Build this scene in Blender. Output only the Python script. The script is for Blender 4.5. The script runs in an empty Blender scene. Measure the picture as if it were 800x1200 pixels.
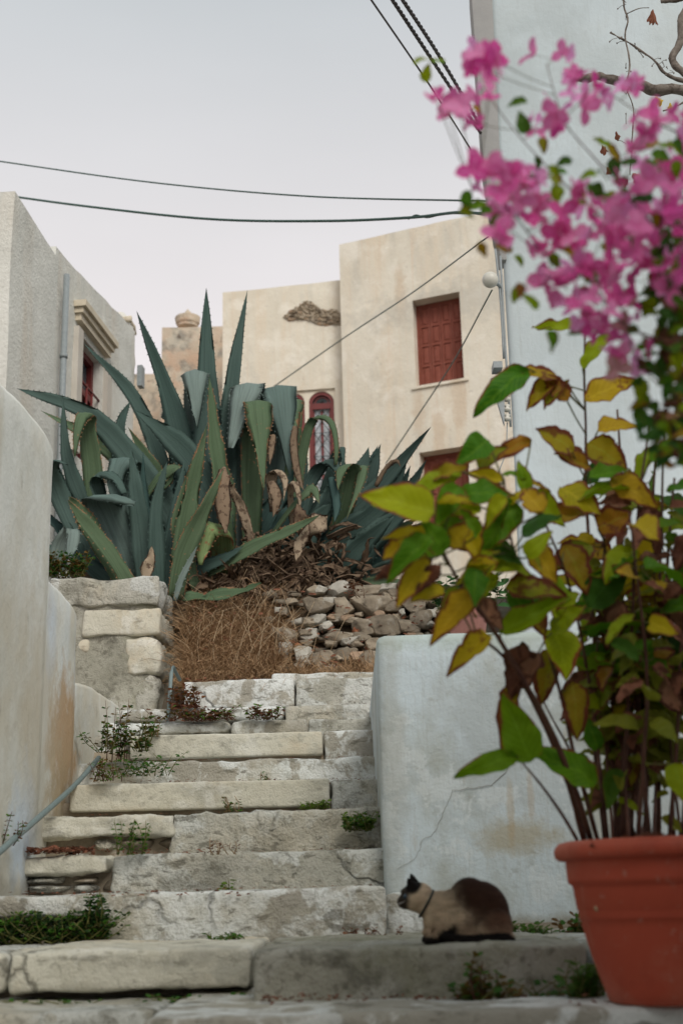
import bpy, bmesh, math, random
from mathutils import Vector, Matrix, noise as mnoise
V = Vector
rnd = random.Random(7)
SC = bpy.context.scene
COL = SC.collection

# ------------------------------------------------------------------ camera
CZ = 0.95                       # camera height above the path
CAM = V((0, 0, CZ))
FP, PITCH, ROLL = 1550.0, math.atan(455/1550.0), 0.025
_R0, _F, _U0 = V((1,0,0)), V((0, math.cos(PITCH), math.sin(PITCH))), V((0, -math.sin(PITCH), math.cos(PITCH)))
RV = _R0*math.cos(ROLL) - _U0*math.sin(ROLL)
UV = _U0*math.cos(ROLL) + _R0*math.sin(ROLL)
cd = bpy.data.cameras.new('camera'); cam = bpy.data.objects.new('camera', cd); COL.objects.link(cam)
cam.matrix_world = Matrix.Translation(CAM) @ Matrix((RV, UV, -_F)).transposed().to_4x4()
cd.sensor_fit = 'VERTICAL'; cd.sensor_height = 36; cd.sensor_width = 24
cd.lens = FP/1200*36
cd.clip_start = 0.05; cd.clip_end = 3000
cd.dof.use_dof = True; cd.dof.focus_distance = 7.7; cd.dof.aperture_fstop = 2.6
SC.camera = cam

# ------------------------------------------------------------------ sky, sun, exposure
EL, AZ = math.radians(40), math.radians(158)      # sun behind the camera, a little to the right
w = bpy.data.worlds.new('World'); SC.world = w; w.use_nodes = True
nt = w.node_tree; nt.nodes.clear()
sky = nt.nodes.new('ShaderNodeTexSky'); sky.sky_type = 'NISHITA'; sky.sun_disc = False
sky.sun_elevation = EL; sky.sun_rotation = AZ; sky.dust_density = 4; sky.air_density = 1.0
hs = nt.nodes.new('ShaderNodeHueSaturation'); hs.inputs['Saturation'].default_value = 0.35
mx = nt.nodes.new('ShaderNodeMix'); mx.data_type = 'RGBA'; mx.inputs[0].default_value = 0.88
tc = nt.nodes.new('ShaderNodeTexCoord'); sp = nt.nodes.new('ShaderNodeSeparateXYZ')
cr = nt.nodes.new('ShaderNodeValToRGB')            # thin even cloud veil: pinkish low, blue-grey high
cr.color_ramp.elements[0].position = 0.30; cr.color_ramp.elements[0].color = (0.85, 0.775, 0.77, 1)
cr.color_ramp.elements[1].position = 0.66; cr.color_ramp.elements[1].color = (0.405, 0.445, 0.465, 1)
vm = nt.nodes.new('ShaderNodeVectorMath'); vm.operation = 'SCALE'; vm.inputs['Scale'].default_value = 9.0
bg = nt.nodes.new('ShaderNodeBackground'); bg.inputs[1].default_value = 0.12
wo = nt.nodes.new('ShaderNodeOutputWorld')
L = nt.links.new
L(sky.outputs[0], hs.inputs['Color']); L(hs.outputs[0], mx.inputs[6])
L(tc.outputs['Generated'], sp.inputs[0]); L(sp.outputs['Z'], cr.inputs[0])
cn = nt.nodes.new('ShaderNodeTexNoise'); cn.inputs['Scale'].default_value = 1.6; cn.inputs['Detail'].default_value = 5
mp = nt.nodes.new('ShaderNodeMapping'); mp.inputs['Scale'].default_value = (1, 1, 3.5); L(tc.outputs['Generated'], mp.inputs[0]); L(mp.outputs[0], cn.inputs['Vector'])
ma = nt.nodes.new('ShaderNodeMapRange'); ma.inputs[1].default_value = .3; ma.inputs[2].default_value = .7; ma.inputs[3].default_value = .94; ma.inputs[4].default_value = 1.05
v2 = nt.nodes.new('ShaderNodeVectorMath'); v2.operation = 'SCALE'; L(cn.outputs['Fac'], ma.inputs[0]); L(ma.outputs[0], v2.inputs['Scale'])
L(cr.outputs[0], vm.inputs[0]); L(vm.outputs[0], v2.inputs[0]); L(v2.outputs[0], mx.inputs[7])
L(mx.outputs[2], bg.inputs[0]); L(bg.outputs[0], wo.inputs[0])
sd = V((math.sin(AZ)*math.cos(EL), math.cos(AZ)*math.cos(EL), math.sin(EL)))
ld = bpy.data.lights.new('sun', 'SUN'); ld.energy = 1.5; ld.angle = math.radians(25); ld.color = (1, 0.95, 0.86)
lo = bpy.data.objects.new('sun', ld); COL.objects.link(lo)
lo.rotation_euler = (-sd).to_track_quat('-Z', 'Y').to_euler(); lo.location = sd*50
vs = SC.view_settings
SC.display_settings.display_device = 'sRGB'
vs.view_transform = 'Standard'; vs.look = 'None'; vs.exposure = 0.29; vs.gamma = 1; vs.use_curve_mapping = False

# ------------------------------------------------------------------ where a point of the place stands
def ray(px, py):
    return _F + RV*((px-400)/FP) - UV*((py-600)/FP)
def at(px, py, Y):
    d = ray(px, py); return CAM + d*(Y/d.y)
def hit(px, py, p0, n):
    d = ray(px, py); return CAM + d*((V(p0)-CAM).dot(n)/d.dot(n))
def hitX(px, py, X): return hit(px, py, (X,0,0), V((1,0,0)))

# ------------------------------------------------------------------ helpers: objects
WL = {}
def thing(name, label, cat, loc, group=None):
    o = bpy.data.objects.new(name, None); COL.objects.link(o); o.location = V(loc); o.empty_display_size = .1
    o['label'] = label; o['category'] = cat
    if group: o['group'] = group
    WL[o.name] = V(loc); return o
def tag(o, label, cat, group=None, kind=None):
    o['label'] = label; o['category'] = cat
    if group: o['group'] = group
    if kind: o['kind'] = kind
    return o
def link(name, me, parent=None, mw=None, loc=None):
    o = bpy.data.objects.new(name, me); COL.objects.link(o)
    M_ = mw.copy() if mw is not None else Matrix.Translation(V(loc) if loc is not None else V((0,0,0)))
    WL[o.name] = M_.translation.copy()
    if parent is not None:
        o.parent = parent
        pl = WL[parent.name]
        M_.translation = M_.translation - pl
    o.matrix_basis = M_
    return o
def mesh(name, vs_, fs, mat, smooth=True, uv=None):
    me = bpy.data.meshes.new(name); me.from_pydata([tuple(v) for v in vs_], [], fs)
    if mat is not None: me.materials.append(mat)
    if smooth: me.polygons.foreach_set('use_smooth', [True]*len(me.polygons))
    if uv is not None:
        l = me.uv_layers.new(name='UVMap')
        flat = []
        for lp in me.loops: flat += list(uv[lp.vertex_index])
        l.data.foreach_set('uv', flat)
    me.update(); return me
def mk(name, vs_, fs, mat, parent=None, smooth=True, uv=None, kind=None):
    vs_ = [V(v) for v in vs_]
    lo_ = V((min(v.x for v in vs_), min(v.y for v in vs_), min(v.z for v in vs_)))
    hi_ = V((max(v.x for v in vs_), max(v.y for v in vs_), max(v.z for v in vs_)))
    c = (lo_+hi_)/2; c.z = lo_.z
    o = link(name, mesh(name, [v-c for v in vs_], fs, mat, smooth, uv), parent, loc=c)
    if kind: o['kind'] = kind
    return o
class MB:
    def __init__(s): s.v, s.f, s.uv = [], [], []
    def add(s, vs_, fs, uv=None):
        b = len(s.v); s.v += [V(v) for v in vs_]; s.f += [tuple(i+b for i in f) for f in fs]
        s.uv += list(uv) if uv is not None else [(0,0)]*len(vs_)
        return s
    def build(s, name, mat, parent=None, smooth=True, kind=None):
        return mk(name, s.v, s.f, mat, parent, smooth, s.uv, kind)
def spline(pts, n):
    P = [V(p) for p in pts]
    if len(P) == 2: return [P[0].lerp(P[1], i/(n-1)) for i in range(n)]
    P = [P[0]*2-P[1]] + P + [P[-1]*2-P[-2]]
    out = []
    m = len(P)-3
    for i in range(n):
        t = i/(n-1)*m; k = min(int(t), m-1); t -= k
        a, b, c, d = P[k:k+4]
        out.append(0.5*((2*b)+(c-a)*t+(2*a-5*b+4*c-d)*t*t+(3*b-a-3*c+d)*t**3))
    return out
def tube(pts, r, seg=6, n=None, amp=0, knots=None):
    """r: number or function of t"""
    P = spline(pts, n) if n else [V(p) for p in pts]
    rf = r if callable(r) else (lambda t: r)
    vs_, fs = [], []
    up = V((.13,.31,.94))
    for i, p in enumerate(P):
        T = (P[min(i+1,len(P)-1)]-P[max(i-1,0)]).normalized()
        a = T.cross(up)
        if a.length < .05: a = T.cross(V((1,0,0)))
        a.normalize(); b = T.cross(a).normalized()
        t = i/(len(P)-1); rr = rf(t)
        for k in range(seg):
            an = 2*math.pi*k/seg
            q = p + (a*math.cos(an)+b*math.sin(an))*rr
            if amp: q += (q-p).normalized()*mnoise.noise(q*22)*amp
            vs_.append(q)
    for i in range(len(P)-1):
        for k in range(seg):
            k2 = (k+1) % seg
            fs.append((i*seg+k, i*seg+k2, (i+1)*seg+k2, (i+1)*seg+k))
    fs.append(tuple(range(seg-1,-1,-1))); fs.append(tuple((len(P)-1)*seg+k for k in range(seg)))
    return vs_, fs
def box(x0,x1,y0,y1,z0,z1):
    return ([(x0,y0,z0),(x1,y0,z0),(x1,y1,z0),(x0,y1,z0),(x0,y0,z1),(x1,y0,z1),(x1,y1,z1),(x0,y1,z1)],
            [(0,3,2,1),(4,5,6,7),(0,1,5,4),(1,2,6,5),(2,3,7,6),(3,0,4,7)])
def obox(o, ux, uy, uz, a, b, c):
    """box at o spanned by a*ux, b*uy, c*uz"""
    o, ux, uy, uz = V(o), V(ux), V(uy), V(uz)
    vs_, fs = box(0,1,0,1,0,1)
    return [o+ux*(a*p[0])+uy*(b*p[1])+uz*(c*p[2]) for p in vs_], fs
def rbox(x0,x1,y0,y1,z0,z1, seg=.06, r=.02, amp=.006, fr=6.0, seed=0, mx_=26, amp2=None):
    """stone-like box: rounded edges, uneven faces"""
    S = (x1-x0, y1-y0, z1-z0)
    r = min(r, min(S)*.45)
    N = [max(2, min(mx_, int(s/seg)+1)) for s in S]
    def line(a, b, n):
        t = [a, a+r*.45, a+r] + [a+r+(b-a-2*r)*i/n for i in range(1, n)] + [b-r, b-r*.45, b]
        return t
    X, Y, Z = line(x0,x1,N[0]), line(y0,y1,N[1]), line(z0,z1,N[2])
    idx, vs_, fs = {}, [], []
    lo_, hi_ = V((x0+r,y0+r,z0+r)), V((x1-r,y1-r,z1-r))
    off = V((seed*3.1, seed*1.7, seed*2.3))
    amp2 = amp*.4 if amp2 is None else amp2
    def g(i,j,k):
        key = (i,j,k)
        if key in idx: return idx[key]
        p = V((X[i],Y[j],Z[k]))
        q = V((min(max(p.x,lo_.x),hi_.x), min(max(p.y,lo_.y),hi_.y), min(max(p.z,lo_.z),hi_.z)))
        d = p-q
        d = d.normalized() if d.length > 1e-6 else V((0,0,1))
        p = q + d*r
        p += d*(mnoise.noise(p*fr+off)*amp + mnoise.noise(p*fr*4+off)*amp2)
        # chipped edges
        idx[key] = len(vs_); vs_.append(p); return idx[key]
    nx, ny, nz = len(X)-1, len(Y)-1, len(Z)-1
    for i in range(nx):
        for j in range(ny):
            fs.append((g(i,j,0),g(i,j+1,0),g(i+1,j+1,0),g(i+1,j,0)))
            fs.append((g(i,j,nz),g(i+1,j,nz),g(i+1,j+1,nz),g(i,j+1,nz)))
    for i in range(nx):
        for k in range(nz):
            fs.append((g(i,0,k),g(i+1,0,k),g(i+1,0,k+1),g(i,0,k+1)))
            fs.append((g(i,ny,k),g(i,ny,k+1),g(i+1,ny,k+1),g(i+1,ny,k)))
    for j in range(ny):
        for k in range(nz):
            fs.append((g(0,j,k),g(0,j,k+1),g(0,j+1,k+1),g(0,j+1,k)))
            fs.append((g(nx,j,k),g(nx,j+1,k),g(nx,j+1,k+1),g(nx,j,k+1)))
    return vs_, fs
def stone(c, s, seed, sub=3, rough=.22):
    """a field stone: a faceted, lumpy ball"""
    bm = bmesh.new(); bmesh.ops.create_icosphere(bm, subdivisions=sub, radius=1)
    rr = random.Random(seed)
    planes = [(V((rr.gauss(0,1),rr.gauss(0,1),rr.gauss(0,1))).normalized(), rr.uniform(.6,.88)) for _ in range(11)]
    o_ = V((seed*1.3, seed*.7, 0))
    for v in bm.verts:
        p = v.co.copy()
        for n, d in planes:
            k = p.dot(n)
            if k > d: p -= n*(k-d)*.85
        p *= 1 + mnoise.noise(p*1.6+o_)*rough + mnoise.noise(p*6+o_)*.05
        v.co = p
    vs_ = [V(c)+V((v.co.x*s[0], v.co.y*s[1], v.co.z*s[2])) for v in bm.verts]
    fs = [tuple(v.index for v in f.verts) for f in bm.faces]
    bm.free(); return vs_, fs
def lathe(prof, c, seg=40, closed=False):
    vs_, fs = [], []
    for (r, z) in prof:
        for k in range(seg):
            a = 2*math.pi*k/seg; vs_.append(V(c)+V((r*math.cos(a), r*math.sin(a), z)))
    for i in range(len(prof)-1):
        for k in range(seg):
            k2 = (k+1) % seg
            fs.append((i*seg+k, i*seg+k2, (i+1)*seg+k2, (i+1)*seg+k))
    return vs_, fs

# ------------------------------------------------------------------ helpers: materials
def newmat(name):
    m = bpy.data.materials.new(name); m.use_nodes = True
    nt = m.node_tree; nt.nodes.clear()
    o = nt.nodes.new('ShaderNodeOutputMaterial'); b = nt.nodes.new('ShaderNodeBsdfPrincipled')
    nt.links.new(b.outputs[0], o.inputs[0]); return m, nt, b, o
def c4(c): return (c[0], c[1], c[2], 1)
def nz(nt, vec, scale, detail=6, rough=.6, dist=0):
    n = nt.nodes.new('ShaderNodeTexNoise'); n.inputs['Scale'].default_value = scale
    n.inputs['Detail'].default_value = detail; n.inputs['Roughness'].default_value = rough
    n.inputs['Distortion'].default_value = dist
    nt.links.new(vec, n.inputs['Vector']); return n.outputs['Fac']
def ramp(nt, fac, stops):
    r = nt.nodes.new('ShaderNodeValToRGB'); e = r.color_ramp.elements
    while len(e) < len(stops): e.new(.5)
    for i, (p, c) in enumerate(stops): e[i].position = p; e[i].color = c4(c) if not isinstance(c, (int, float)) else (c,c,c,1)
    nt.links.new(fac, r.inputs[0]); return r.outputs[0]
def mixc(nt, fac, a, b, mode='MIX'):
    m = nt.nodes.new('ShaderNodeMix'); m.data_type = 'RGBA'; m.blend_type = mode
    for s, v in ((m.inputs[0], fac), (m.inputs[6], a), (m.inputs[7], b)):
        if isinstance(v, (int, float)): s.default_value = v
        elif isinstance(v, tuple): s.default_value = c4(v)
        else: nt.links.new(v, s)
    return m.outputs[2]
def mth(nt, op, a, b=0.0, clamp=False):
    m = nt.nodes.new('ShaderNodeMath'); m.operation = op; m.use_clamp = clamp
    for s, v in ((m.inputs[0], a), (m.inputs[1], b)):
        if isinstance(v, (int, float)): s.default_value = v
        else: nt.links.new(v, s)
    return m.outputs[0]
def stretch(nt, vec, s, off=(0,0,0)):
    m = nt.nodes.new('ShaderNodeMapping'); m.inputs['Scale'].default_value = s; m.inputs['Location'].default_value = off
    nt.links.new(vec, m.inputs['Vector']); return m.outputs[0]
def surf(name, c1, c2, scale=3, layers=(), rough=.9, bump=((8,.3),(60,.25)), coords='pos', bdist=.02, spec=.2, patches=(), rand=0, cracks=None, pits=0):
    """layers: (colour, scale, lo, hi, stretch, amount); patches: world-placed stains (centre, radii, colour, amount)"""
    m, nt, b, o = newmat(name)
    if coords == 'pos':
        g = nt.nodes.new('ShaderNodeNewGeometry'); vec = g.outputs['Position']
    else:
        g = nt.nodes.new('ShaderNodeTexCoord'); vec = g.outputs['Object']
    col = ramp(nt, nz(nt, vec, scale, 8, .62), [(.32, c1), (.68, c2)])
    for i, (c, sc, lo_, hi_, st, am) in enumerate(layers):
        f = nz(nt, stretch(nt, vec, st, (i*3.7, i*1.9, i*5.3)), sc, 7, .65, .3)
        f = mth(nt, 'MULTIPLY', ramp(nt, f, [(lo_, 0.0), (hi_, 1.0)]), am)
        col = mixc(nt, f, col, c)
    for i, (cen, rad, c, am) in enumerate(patches):
        q = stretch(nt, vec, (1,1,1), tuple(-x for x in cen))
        q2 = stretch(nt, q, tuple(1/r for r in rad))
        ln = nt.nodes.new('ShaderNodeVectorMath'); ln.operation = 'LENGTH'; nt.links.new(q2, ln.inputs[0])
        f = mth(nt, 'ADD', ln.outputs['Value'], mth(nt, 'MULTIPLY', mth(nt, 'SUBTRACT', nz(nt, vec, 5, 8, .7), .5), 2.2))
        f = mth(nt, 'MULTIPLY', ramp(nt, f, [(.45, 1.0), (1.15, 0.0)]), am)
        col = mixc(nt, f, col, c)
    ck = None
    if cracks:
        vo = nt.nodes.new('ShaderNodeTexVoronoi'); vo.feature = 'DISTANCE_TO_EDGE'; vo.inputs['Scale'].default_value = cracks
        wv = nt.nodes.new('ShaderNodeVectorMath'); wv.operation = 'ADD'
        nn_ = nt.nodes.new('ShaderNodeTexNoise'); nn_.inputs['Scale'].default_value = cracks*2.2; nn_.inputs['Detail'].default_value = 6; nt.links.new(vec, nn_.inputs['Vector'])
        sc_ = nt.nodes.new('ShaderNodeVectorMath'); sc_.operation = 'SCALE'; sc_.inputs['Scale'].default_value = .9/cracks
        nt.links.new(nn_.outputs['Color'], sc_.inputs[0]); nt.links.new(vec, wv.inputs[0]); nt.links.new(sc_.outputs[0], wv.inputs[1]); nt.links.new(wv.outputs[0], vo.inputs['Vector'])
        ck = ramp(nt, vo.outputs['Distance'], [(.0, 1.0), (.022, 0.0)])
        ck = mth(nt, 'MULTIPLY', ck, ramp(nt, nz(nt, vec, cracks*.8, 3), [(.50, 0.0), (.60, 1.0)]))
        col = mixc(nt, mth(nt, 'MULTIPLY', ck, .75), col, tuple(x*.25 for x in c1))
    pk = None
    if pits:
        pk = ramp(nt, nz(nt, vec, pits, 3, .5), [(.60, 0.0), (.70, 1.0)])
        col = mixc(nt, mth(nt, 'MULTIPLY', pk, .6), col, tuple(x*.35 for x in c1))
    if rand:
        oi = nt.nodes.new('ShaderNodeObjectInfo')
        h = nt.nodes.new('ShaderNodeHueSaturation'); nt.links.new(col, h.inputs['Color'])
        nt.links.new(mth(nt, 'ADD', mth(nt, 'MULTIPLY', oi.outputs['Random'], rand*2), 1-rand), h.inputs['Value'])
        col = h.outputs[0]
    nt.links.new(col, b.inputs['Base Color'])
    b.inputs['Roughness'].default_value = rough; b.inputs['Specular IOR Level'].default_value = spec
    hsum = None
    for sc, st in bump:
        h = mth(nt, 'MULTIPLY', nz(nt, vec, sc, 8, .65), st)
        hsum = h if hsum is None else mth(nt, 'ADD', hsum, h)
    for extra in (ck, pk):
        if extra is not None: hsum = mth(nt, 'SUBTRACT', hsum, mth(nt, 'MULTIPLY', extra, .5))
    if hsum is not None:
        bp = nt.nodes.new('ShaderNodeBump'); bp.inputs['Strength'].default_value = .9; bp.inputs['Distance'].default_value = bdist
        nt.links.new(hsum, bp.inputs['Height']); nt.links.new(bp.outputs[0], b.inputs['Normal'])
    return m
def plain(name, c, rough=.5, metal=0, spec=.4, var=.12, scale=30, bump=.1):
    m, nt, b, o = newmat(name)
    g = nt.nodes.new('ShaderNodeNewGeometry'); vec = g.outputs['Position']
    k = tuple(x*(1-var) for x in c); k2 = tuple(min(1, x*(1+var)) for x in c)
    nt.links.new(ramp(nt, nz(nt, vec, scale), [(.3, k), (.7, k2)]), b.inputs['Base Color'])
    b.inputs['Roughness'].default_value = rough; b.inputs['Metallic'].default_value = metal; b.inputs['Specular IOR Level'].default_value = spec
    if bump:
        bp = nt.nodes.new('ShaderNodeBump'); bp.inputs['Strength'].default_value = bump; bp.inputs['Distance'].default_value = .005
        nt.links.new(nz(nt, vec, scale*3), bp.inputs['Height']); nt.links.new(bp.outputs[0], b.inputs['Normal'])
    return m
def leafmat(name, cols, edge, edge_w=.8, blot=.66, rough=.45, trans=.35, vein=.25, edge_amt=1.0, tipb=.0, scale=5.0, veins=False, streak=False):
    """cols: colours picked per leaf and blended inside it; edge: colour of the dry rim (uv x = -1..1 across, y = 0..1 along)"""
    m, nt, b, o = newmat(name)
    oi = nt.nodes.new('ShaderNodeObjectInfo'); tcn = nt.nodes.new('ShaderNodeTexCoord')
    uvn = nt.nodes.new('ShaderNodeSeparateXYZ'); nt.links.new(tcn.outputs['UV'], uvn.inputs[0])
    pos = nt.nodes.new('ShaderNodeNewGeometry').outputs['Position']
    n = len(cols)
    r = mth(nt, 'ADD', mth(nt, 'MULTIPLY', oi.outputs['Random'], .8), mth(nt, 'MULTIPLY', nz(nt, pos, scale, 5), .4))
    col = ramp(nt, r, [(.1+.8*i/(n-1), c) for i, c in enumerate(cols)])
    ax = mth(nt, 'ABSOLUTE', uvn.outputs['X'])
    mid = ramp(nt, ax, [(.02, 1.0), (.09, 0.0)])
    col = mixc(nt, mth(nt, 'MULTIPLY', mid, vein), col, tuple(min(1, x*1.8+.03) for x in cols[n//2]))
    if veins:
        ph_ = mth(nt, 'FRACT', mth(nt, 'MULTIPLY', mth(nt, 'SUBTRACT', uvn.outputs['Y'], mth(nt, 'MULTIPLY', ax, .28)), 9.0))
        vl = ramp(nt, mth(nt, 'ABSOLUTE', mth(nt, 'SUBTRACT', ph_, .5)), [(.0, 1.0), (.10, 0.0)])
        col = mixc(nt, mth(nt, 'MULTIPLY', vl, .35), col, tuple(min(1, x*1.7+.02) for x in cols[n//2]))
    if streak:
        sv_ = stretch(nt, tcn.outputs['UV'], (7, 1.6, 1)); ra = nt.nodes.new('ShaderNodeVectorMath'); ra.operation = 'ADD'
        nt.links.new(sv_, ra.inputs[0]); nt.links.new(oi.outputs['Random'], ra.inputs[1])
        sf_ = nz(nt, ra.outputs[0], 1.5, 6, .7)
        col = mixc(nt, mth(nt, 'MULTIPLY', ramp(nt, sf_, [(.45, 0.0), (.70, 1.0)]), .55), col, tuple(min(1, x*1.7+.012) for x in cols[0]))
        col = mixc(nt, mth(nt, 'MULTIPLY', ramp(nt, nz(nt, stretch(nt, tcn.outputs['UV'], (1.5, .35, 1)), 3, 5), [(.5, 0.0), (.7, 1.0)]), .5), col, tuple(x*.45 for x in cols[0]))
    nn = nz(nt, pos, 14, 6, .7)
    e = mth(nt, 'ADD', mth(nt, 'MULTIPLY', ax, 1.0), mth(nt, 'MULTIPLY', mth(nt, 'SUBTRACT', nn, .5), 1.1))
    e = mth(nt, 'ADD', e, mth(nt, 'MULTIPLY', mth(nt, 'POWER', uvn.outputs['Y'], 4.0), tipb))
    ef = mth(nt, 'MULTIPLY', ramp(nt, e, [(edge_w, 0.0), (edge_w+.14, 1.0)]), edge_amt)
    col = mixc(nt, ef, col, edge)
    bl = ramp(nt, nz(nt, pos, 22, 4, .6), [(blot, 0.0), (blot+.05, 1.0)])
    col = mixc(nt, mth(nt, 'MULTIPLY', bl, .8), col, edge)
    nt.links.new(col, b.inputs['Base Color'])
    b.inputs['Roughness'].default_value = rough+.1; b.inputs['Specular IOR Level'].default_value = .18
    bp = nt.nodes.new('ShaderNodeBump'); bp.inputs['Strength'].default_value = .35; bp.inputs['Distance'].default_value = .006
    nt.links.new(nz(nt, pos, 40, 4), bp.inputs['Height']); nt.links.new(bp.outputs[0], b.inputs['Normal'])
    if trans:
        tr = nt.nodes.new('ShaderNodeBsdfTranslucent'); nt.links.new(col, tr.inputs[0])
        ms = nt.nodes.new('ShaderNodeMixShader'); ms.inputs[0].default_value = trans
        nt.links.new(b.outputs[0], ms.inputs[1]); nt.links.new(tr.outputs[0], ms.inputs[2]); nt.links.new(ms.outputs[0], o.inputs[0])
    return m

V1 = (1,1,1)
DRIP = (2.2,2.2,.22)
M = {}
M['cream'] = surf('cream_plaster', (.66,.61,.505), (.75,.705,.60), 1.0,
    [((.72,.58,.42), .8, .48, .68, DRIP, .5), ((.50,.48,.42), 1.3, .54, .66, (1.6,1.6,.45), .4), ((.84,.80,.71), 2.0, .50, .64, V1, .6), ((.42,.38,.32), 8, .62, .70, V1, .4), ((.66,.50,.35), 2.4, .56, .68, (3,3,.12), .4)],
    bump=((3,.5),(22,.3)), bdist=.03, patches=tuple((tuple(at(x_, y_, 23.0)), (.16, 2, .75), (.56,.43,.30), .5) for x_, y_ in ((492,480),(538,470),(515,500),(350,420),(470,330)))+(((3.0,23,11.9),(3.4,3,.55),(.50,.48,.42),.55),))
M['towerp'] = surf('peeling_plaster', (.50,.42,.32), (.58,.50,.40), 1.5,
    [((.56,.36,.25), 1.2, .46, .62, V1, .6), ((.25,.24,.21), 1.9, .50, .60, V1, .8), ((.62,.57,.47), 2.4, .52, .62, V1, .6), ((.13,.10,.08), 4, .60, .66, V1, .85)], bump=((5,.7),(30,.4)), bdist=.05)
M['lhouse'] = surf('rough_lime_render', (.62,.62,.57), (.73,.73,.68), 2.2,
    [((.60,.52,.42), 1.0, .48, .66, DRIP, .5), ((.44,.44,.40), 1.6, .54, .66, (1,1,.6), .45), ((.80,.80,.75), 3, .50, .64, V1, .5)], bump=((8,.4),(30,.6)), bdist=.025)
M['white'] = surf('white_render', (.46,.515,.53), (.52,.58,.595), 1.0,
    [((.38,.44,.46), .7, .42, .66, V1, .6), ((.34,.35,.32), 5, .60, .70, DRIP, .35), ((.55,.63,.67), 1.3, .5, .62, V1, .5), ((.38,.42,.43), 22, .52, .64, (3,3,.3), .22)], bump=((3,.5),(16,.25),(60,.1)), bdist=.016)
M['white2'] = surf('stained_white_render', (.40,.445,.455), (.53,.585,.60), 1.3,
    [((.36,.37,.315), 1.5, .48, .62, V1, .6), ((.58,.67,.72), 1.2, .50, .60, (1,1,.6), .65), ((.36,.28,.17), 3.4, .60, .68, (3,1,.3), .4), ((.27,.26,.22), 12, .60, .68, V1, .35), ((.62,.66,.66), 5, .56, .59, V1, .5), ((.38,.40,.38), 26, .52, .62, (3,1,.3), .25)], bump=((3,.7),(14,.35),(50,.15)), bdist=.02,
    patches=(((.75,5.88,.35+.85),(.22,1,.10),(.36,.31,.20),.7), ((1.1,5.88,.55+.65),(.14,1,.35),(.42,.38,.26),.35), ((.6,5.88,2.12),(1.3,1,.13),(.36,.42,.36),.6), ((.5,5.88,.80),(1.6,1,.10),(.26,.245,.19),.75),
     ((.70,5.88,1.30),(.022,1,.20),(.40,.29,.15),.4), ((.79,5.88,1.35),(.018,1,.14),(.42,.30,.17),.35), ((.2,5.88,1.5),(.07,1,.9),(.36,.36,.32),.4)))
M['crack'] = plain('crack_shadow', (.27,.26,.235), .95, bump=0)
M['limetrim'] = surf('pale_stone_trim', (.52,.48,.42), (.60,.56,.50), 4, bump=((20,.4),), bdist=.01)
M['greyside'] = surf('shaded_side_render', (.28,.28,.28), (.36,.36,.35), 2, bump=((20,.3),), bdist=.01)  # shade of the white house's side face, given as a darker grey
M['leftwall'] = surf('limewashed_wall', (.62,.635,.59), (.72,.73,.69), 1.7,
    [((.46,.41,.30), 1.1, .44, .60, (1,1,.55), .6), ((.60,.66,.68), .8, .50, .62, (1,1.2,.45), .55), ((.27,.25,.20), 7, .62, .72, V1, .5), ((.56,.57,.52), 2.6, .52, .62, V1, .5)], bump=((4,.7),(14,.25),(70,.1)), bdist=.02,
    patches=(((-1.42,6.75,1.75),(1,.50,.42),(.42,.26,.12),.85), ((-1.42,6.7,1.35),(1,.35,.42),(.40,.31,.19),.7), ((-1.42,5.95,1.25),(1,.35,.34),(.56,.66,.76),.8), ((-1.42,6.35,2.25),(1,.16,.26),(.62,.70,.78),.85), ((-1.42,6.2,1.75),(1,.5,.9),(.48,.43,.33),.5), ((-1.42,5.9,.98),(1,.9,.14),(.22,.20,.15),.55)))
M['lime'] = surf('limestone', (.50,.475,.385), (.62,.60,.51), 4,
    [((.33,.32,.27), 2.4, .50, .60, (1,1,2), .65), ((.14,.13,.10), 5, .59, .67, (1,1,2.6), .6), ((.55,.44,.29), 2, .50, .62, V1, .4), ((.70,.69,.63), 6, .54, .62, V1, .5), ((.24,.23,.18), 30, .57, .64, V1, .4)], bump=((5,.9),(24,.5),(100,.3)), bdist=.02, cracks=.9)
M['wash'] = surf('worn_whitewash', (.62,.64,.615), (.78,.80,.78), 5,
    [((.33,.30,.24), 2.6, .50, .54, V1, .85), ((.50,.47,.38), 1.6, .47, .58, V1, .65), ((.13,.12,.09), 7, .57, .63, (1,1,2.8), .65), ((.78,.80,.78), 4, .54, .58, V1, .6), ((.24,.23,.18), 24, .55, .62, V1, .4)], bump=((5,.8),(22,.6),(80,.4)), bdist=.028, cracks=1.0)
M['cement'] = surf('grey_cement', (.38,.37,.31), (.54,.525,.46), 3.4,
    [((.66,.675,.64), 2.6, .50, .53, V1, .8), ((.19,.18,.14), 3.4, .54, .62, V1, .6), ((.58,.53,.42), 2.2, .50, .60, V1, .55), ((.10,.095,.07), 9, .58, .64, (1,1,2.6), .6), ((.20,.19,.15), 26, .55, .62, V1, .5)], bump=((5,1.1),(22,.8),(80,.45)), bdist=.032, cracks=1.3)
M['cement2'] = surf('dark_cement', (.29,.28,.225), (.46,.445,.375), 3.5,
    [((.47,.46,.41), 3, .53, .58, V1, .6), ((.11,.105,.08), 5, .54, .63, V1, .65), ((.14,.13,.10), 24, .54, .62, V1, .55), ((.20,.20,.12), 2, .52, .62, V1, .5)], bump=((5,1.0),(22,.8),(90,.5)), bdist=.026)
M['rock'] = surf('field_stone', (.17,.14,.105), (.33,.28,.21), 7,
    [((.50,.48,.43), 9, .57, .7, V1, .5), ((.09,.08,.065), 12, .6, .72, V1, .7)], bump=((20,.7),(90,.4)), bdist=.012, coords='obj', rand=.3)
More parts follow.
